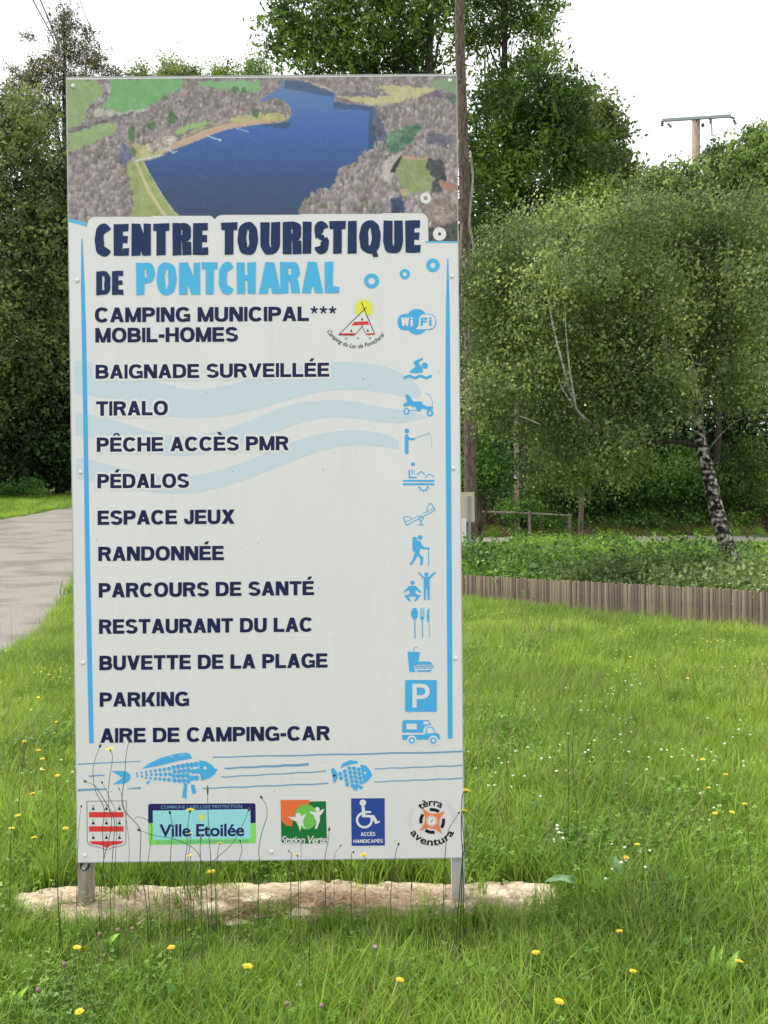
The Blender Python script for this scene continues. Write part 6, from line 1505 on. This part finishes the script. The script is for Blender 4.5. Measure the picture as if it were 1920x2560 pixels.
# tall power pole with crossarm
dP = 45.0; KP = dP/24.5; t = at(1740, 300, dP); g = gb(t.x, t.y+0)
M_gal = plain('galvanised_grey', (.30, .33, .35), rough=.5, metal=.3); M_ins = plain('insulator_glass', (.10, .09, .085), rough=.25)
pp_ = empty('power_pole', g, 0, 'tall wooden power pole with a metal crossarm above the birches', 'power pole')
link('shaft', pymesh('shaft', *tube_geo([Vector((0, 0, -.3)), Vector((0, 0, (t.z-g.z)*.5)), t-g], [.15*KP, .125*KP, .098*KP], 14), True), M_pole, pp_)
link('cap', pymesh('cap', *tube_geo([t-g+Vector((0, 0, -.005)), t-g+Vector((0, 0, .05*KP))], [.112*KP, .09*KP], 12)), M_gal, pp_)
a = at(1652, 306, dP)-g+Vector((0, -.13*KP, 0)); b = at(1822, 295, dP)-g+Vector((0, -.13*KP, 0))
dvec = (b-a).normalized(); zz = Vector((0, 0, 1))
V = []
for p in (a, b):
    for (y, z) in ((-.03, -.035), (.03, -.035), (.03, .035), (-.03, .035)): V.append(p+Vector((0, y, z))*KP)
link('crossarm', pymesh('crossarm', V, [(0, 1, 2, 3), (7, 6, 5, 4), (0, 4, 5, 1), (1, 5, 6, 2), (2, 6, 7, 3), (3, 7, 4, 0)]), M_gal, pp_)
def insul(p, dirv, n=3, l=.16):
    P = []; R = []
    for i in range(n):
        t0 = i/n; P += [p+dirv*l*t0, p+dirv*l*(t0+.12/1), p+dirv*l*(t0+.2)]; R += [.02*KP, .045*KP, .02*KP]
    return tube_geo(P, R, 8)
for (x, y, dx, dy) in ((1654, 306, -.15, -1), (1668, 312, .55, -.8), (1822, 295, .5, -.3), (1832, 303, .3, -1), (1774, 300, 0, -1), (1754, 312, .1, -1)):
    p = at(x, y, dP)-g+Vector((0, -.14, 0)); link('insulator', pymesh('insulator', *insul(p, Vector((dx, -.2, dy)).normalized(), 3, (.15 if x != 1754 else .1)*KP), True), M_ins, pp_)
link('bracket', pymesh('bracket', *tube_geo([p+Vector((0, 0, 0)) for p in (at(1774, 302, dP)-g+Vector((0, -.13*KP, 0)), at(1776, 345, dP)-g+Vector((0, -.13*KP, 0)))], [.018*KP, .018*KP], 6)), M_gal, pp_)
# overhead lines entering the wood
M_wire = plain('wire_black', (.03, .032, .035), rough=.5)
far = [(166, 190), (172, 182), (262, 180), (300, 180)]
wl = [([(60, -60), (82, 0), (125, 80), (150, 140), (166, 190), (175, 240)], 'leftmost black overhead wire dropping into the pine'), ([(78, -60), (101, 0), (138, 90), (158, 145), (174, 190), (185, 240)], 'second black overhead wire from the left'), ([(120, -60), (151, 5), (175, 60), (200, 120), (232, 190), (250, 240)], 'thin overhead wire third from the left'), ([(175, -60), (199, 0), (214, 38), (240, 100), (272, 170), (290, 220)], 'faint overhead wire rightmost of the four')]
for k, (P, lb) in enumerate(wl):
    dd = [14, 17, 24, 32, 44, 52]; pt = catmull([at(x, y, q) for (x, y), q in zip(P, dd)], 6)
    root = pt[0]; o = link('power_line', pymesh('power_line', *tube_geo([p-root for p in pt], [(.011 if k < 2 else .0065)*(1+.9*i/len(pt)) for i in range(len(pt))], 5)), M_wire, loc=root); tag(o, lb, 'power line', 'overhead wires at the upper left')
# small sign seen from behind, beside the panel edge
dS = 26; g = gb(at(1172, 1300, dS).x, dS); M_beige = plain('board_beige', (.55, .48, .38), rough=.6, vary=.04, scale=6)
R0 = empty('road_sign', g, 0, 'beige road sign seen from behind beside the right panel edge', 'sign')
def rel(x, y): p = at(x, y, dS); return p-g
a, b = rel(1090, 1355), rel(1186, 1230); b.z = rel(1186, 1230).z; a.z = rel(1090, 1306).z
link('board', pymesh('board', *box_geo(a.x, b.x, 0, .02, a.z, b.z)), M_beige, R0)
a = rel(1170, 1240); b = rel(1176, 1240); link('post', pymesh('post', *box_geo(a.x, b.x, -.055, -.003, -.2, a.z)), M_gal, R0)
g2 = gb(at(1157, 1300, dS-.3).x, dS-.3); a = at(1151, 1296, dS-.3)-g2; b = at(1165, 1296, dS-.3)-g2
R1 = empty('marker_post', g2, 0, 'short white marker post in front of the beige sign', 'marker post')
link('shaft', pymesh('shaft', *box_geo(a.x, b.x, -.04, .04, -.1, a.z)), M_wh, R1); link('foot', pymesh('foot', *box_geo(a.x+.01, b.x-.01, -.05, -.041, 0, .12)), M_gal, R1)

# ------------------------------------------------------------------ woodland closing the horizon
r = np.random.default_rng(81); C = []
for k in range(900):
    x = r.uniform(-70, 70); y = r.uniform(64, 78)+abs(x)*.05; z0 = float(zg(x, y)); C.append((x, y, z0+r.random()*5.5))
Q, t = leaves(np.array(C), .5, .9, 26, r, 0, .6, 0, .5, .5)
tag(link('far_woodland', quadmesh('far_woodland', Q, t), LM['dark']), 'distant mass of woodland closing the view between the nearer trees', kind='stuff')
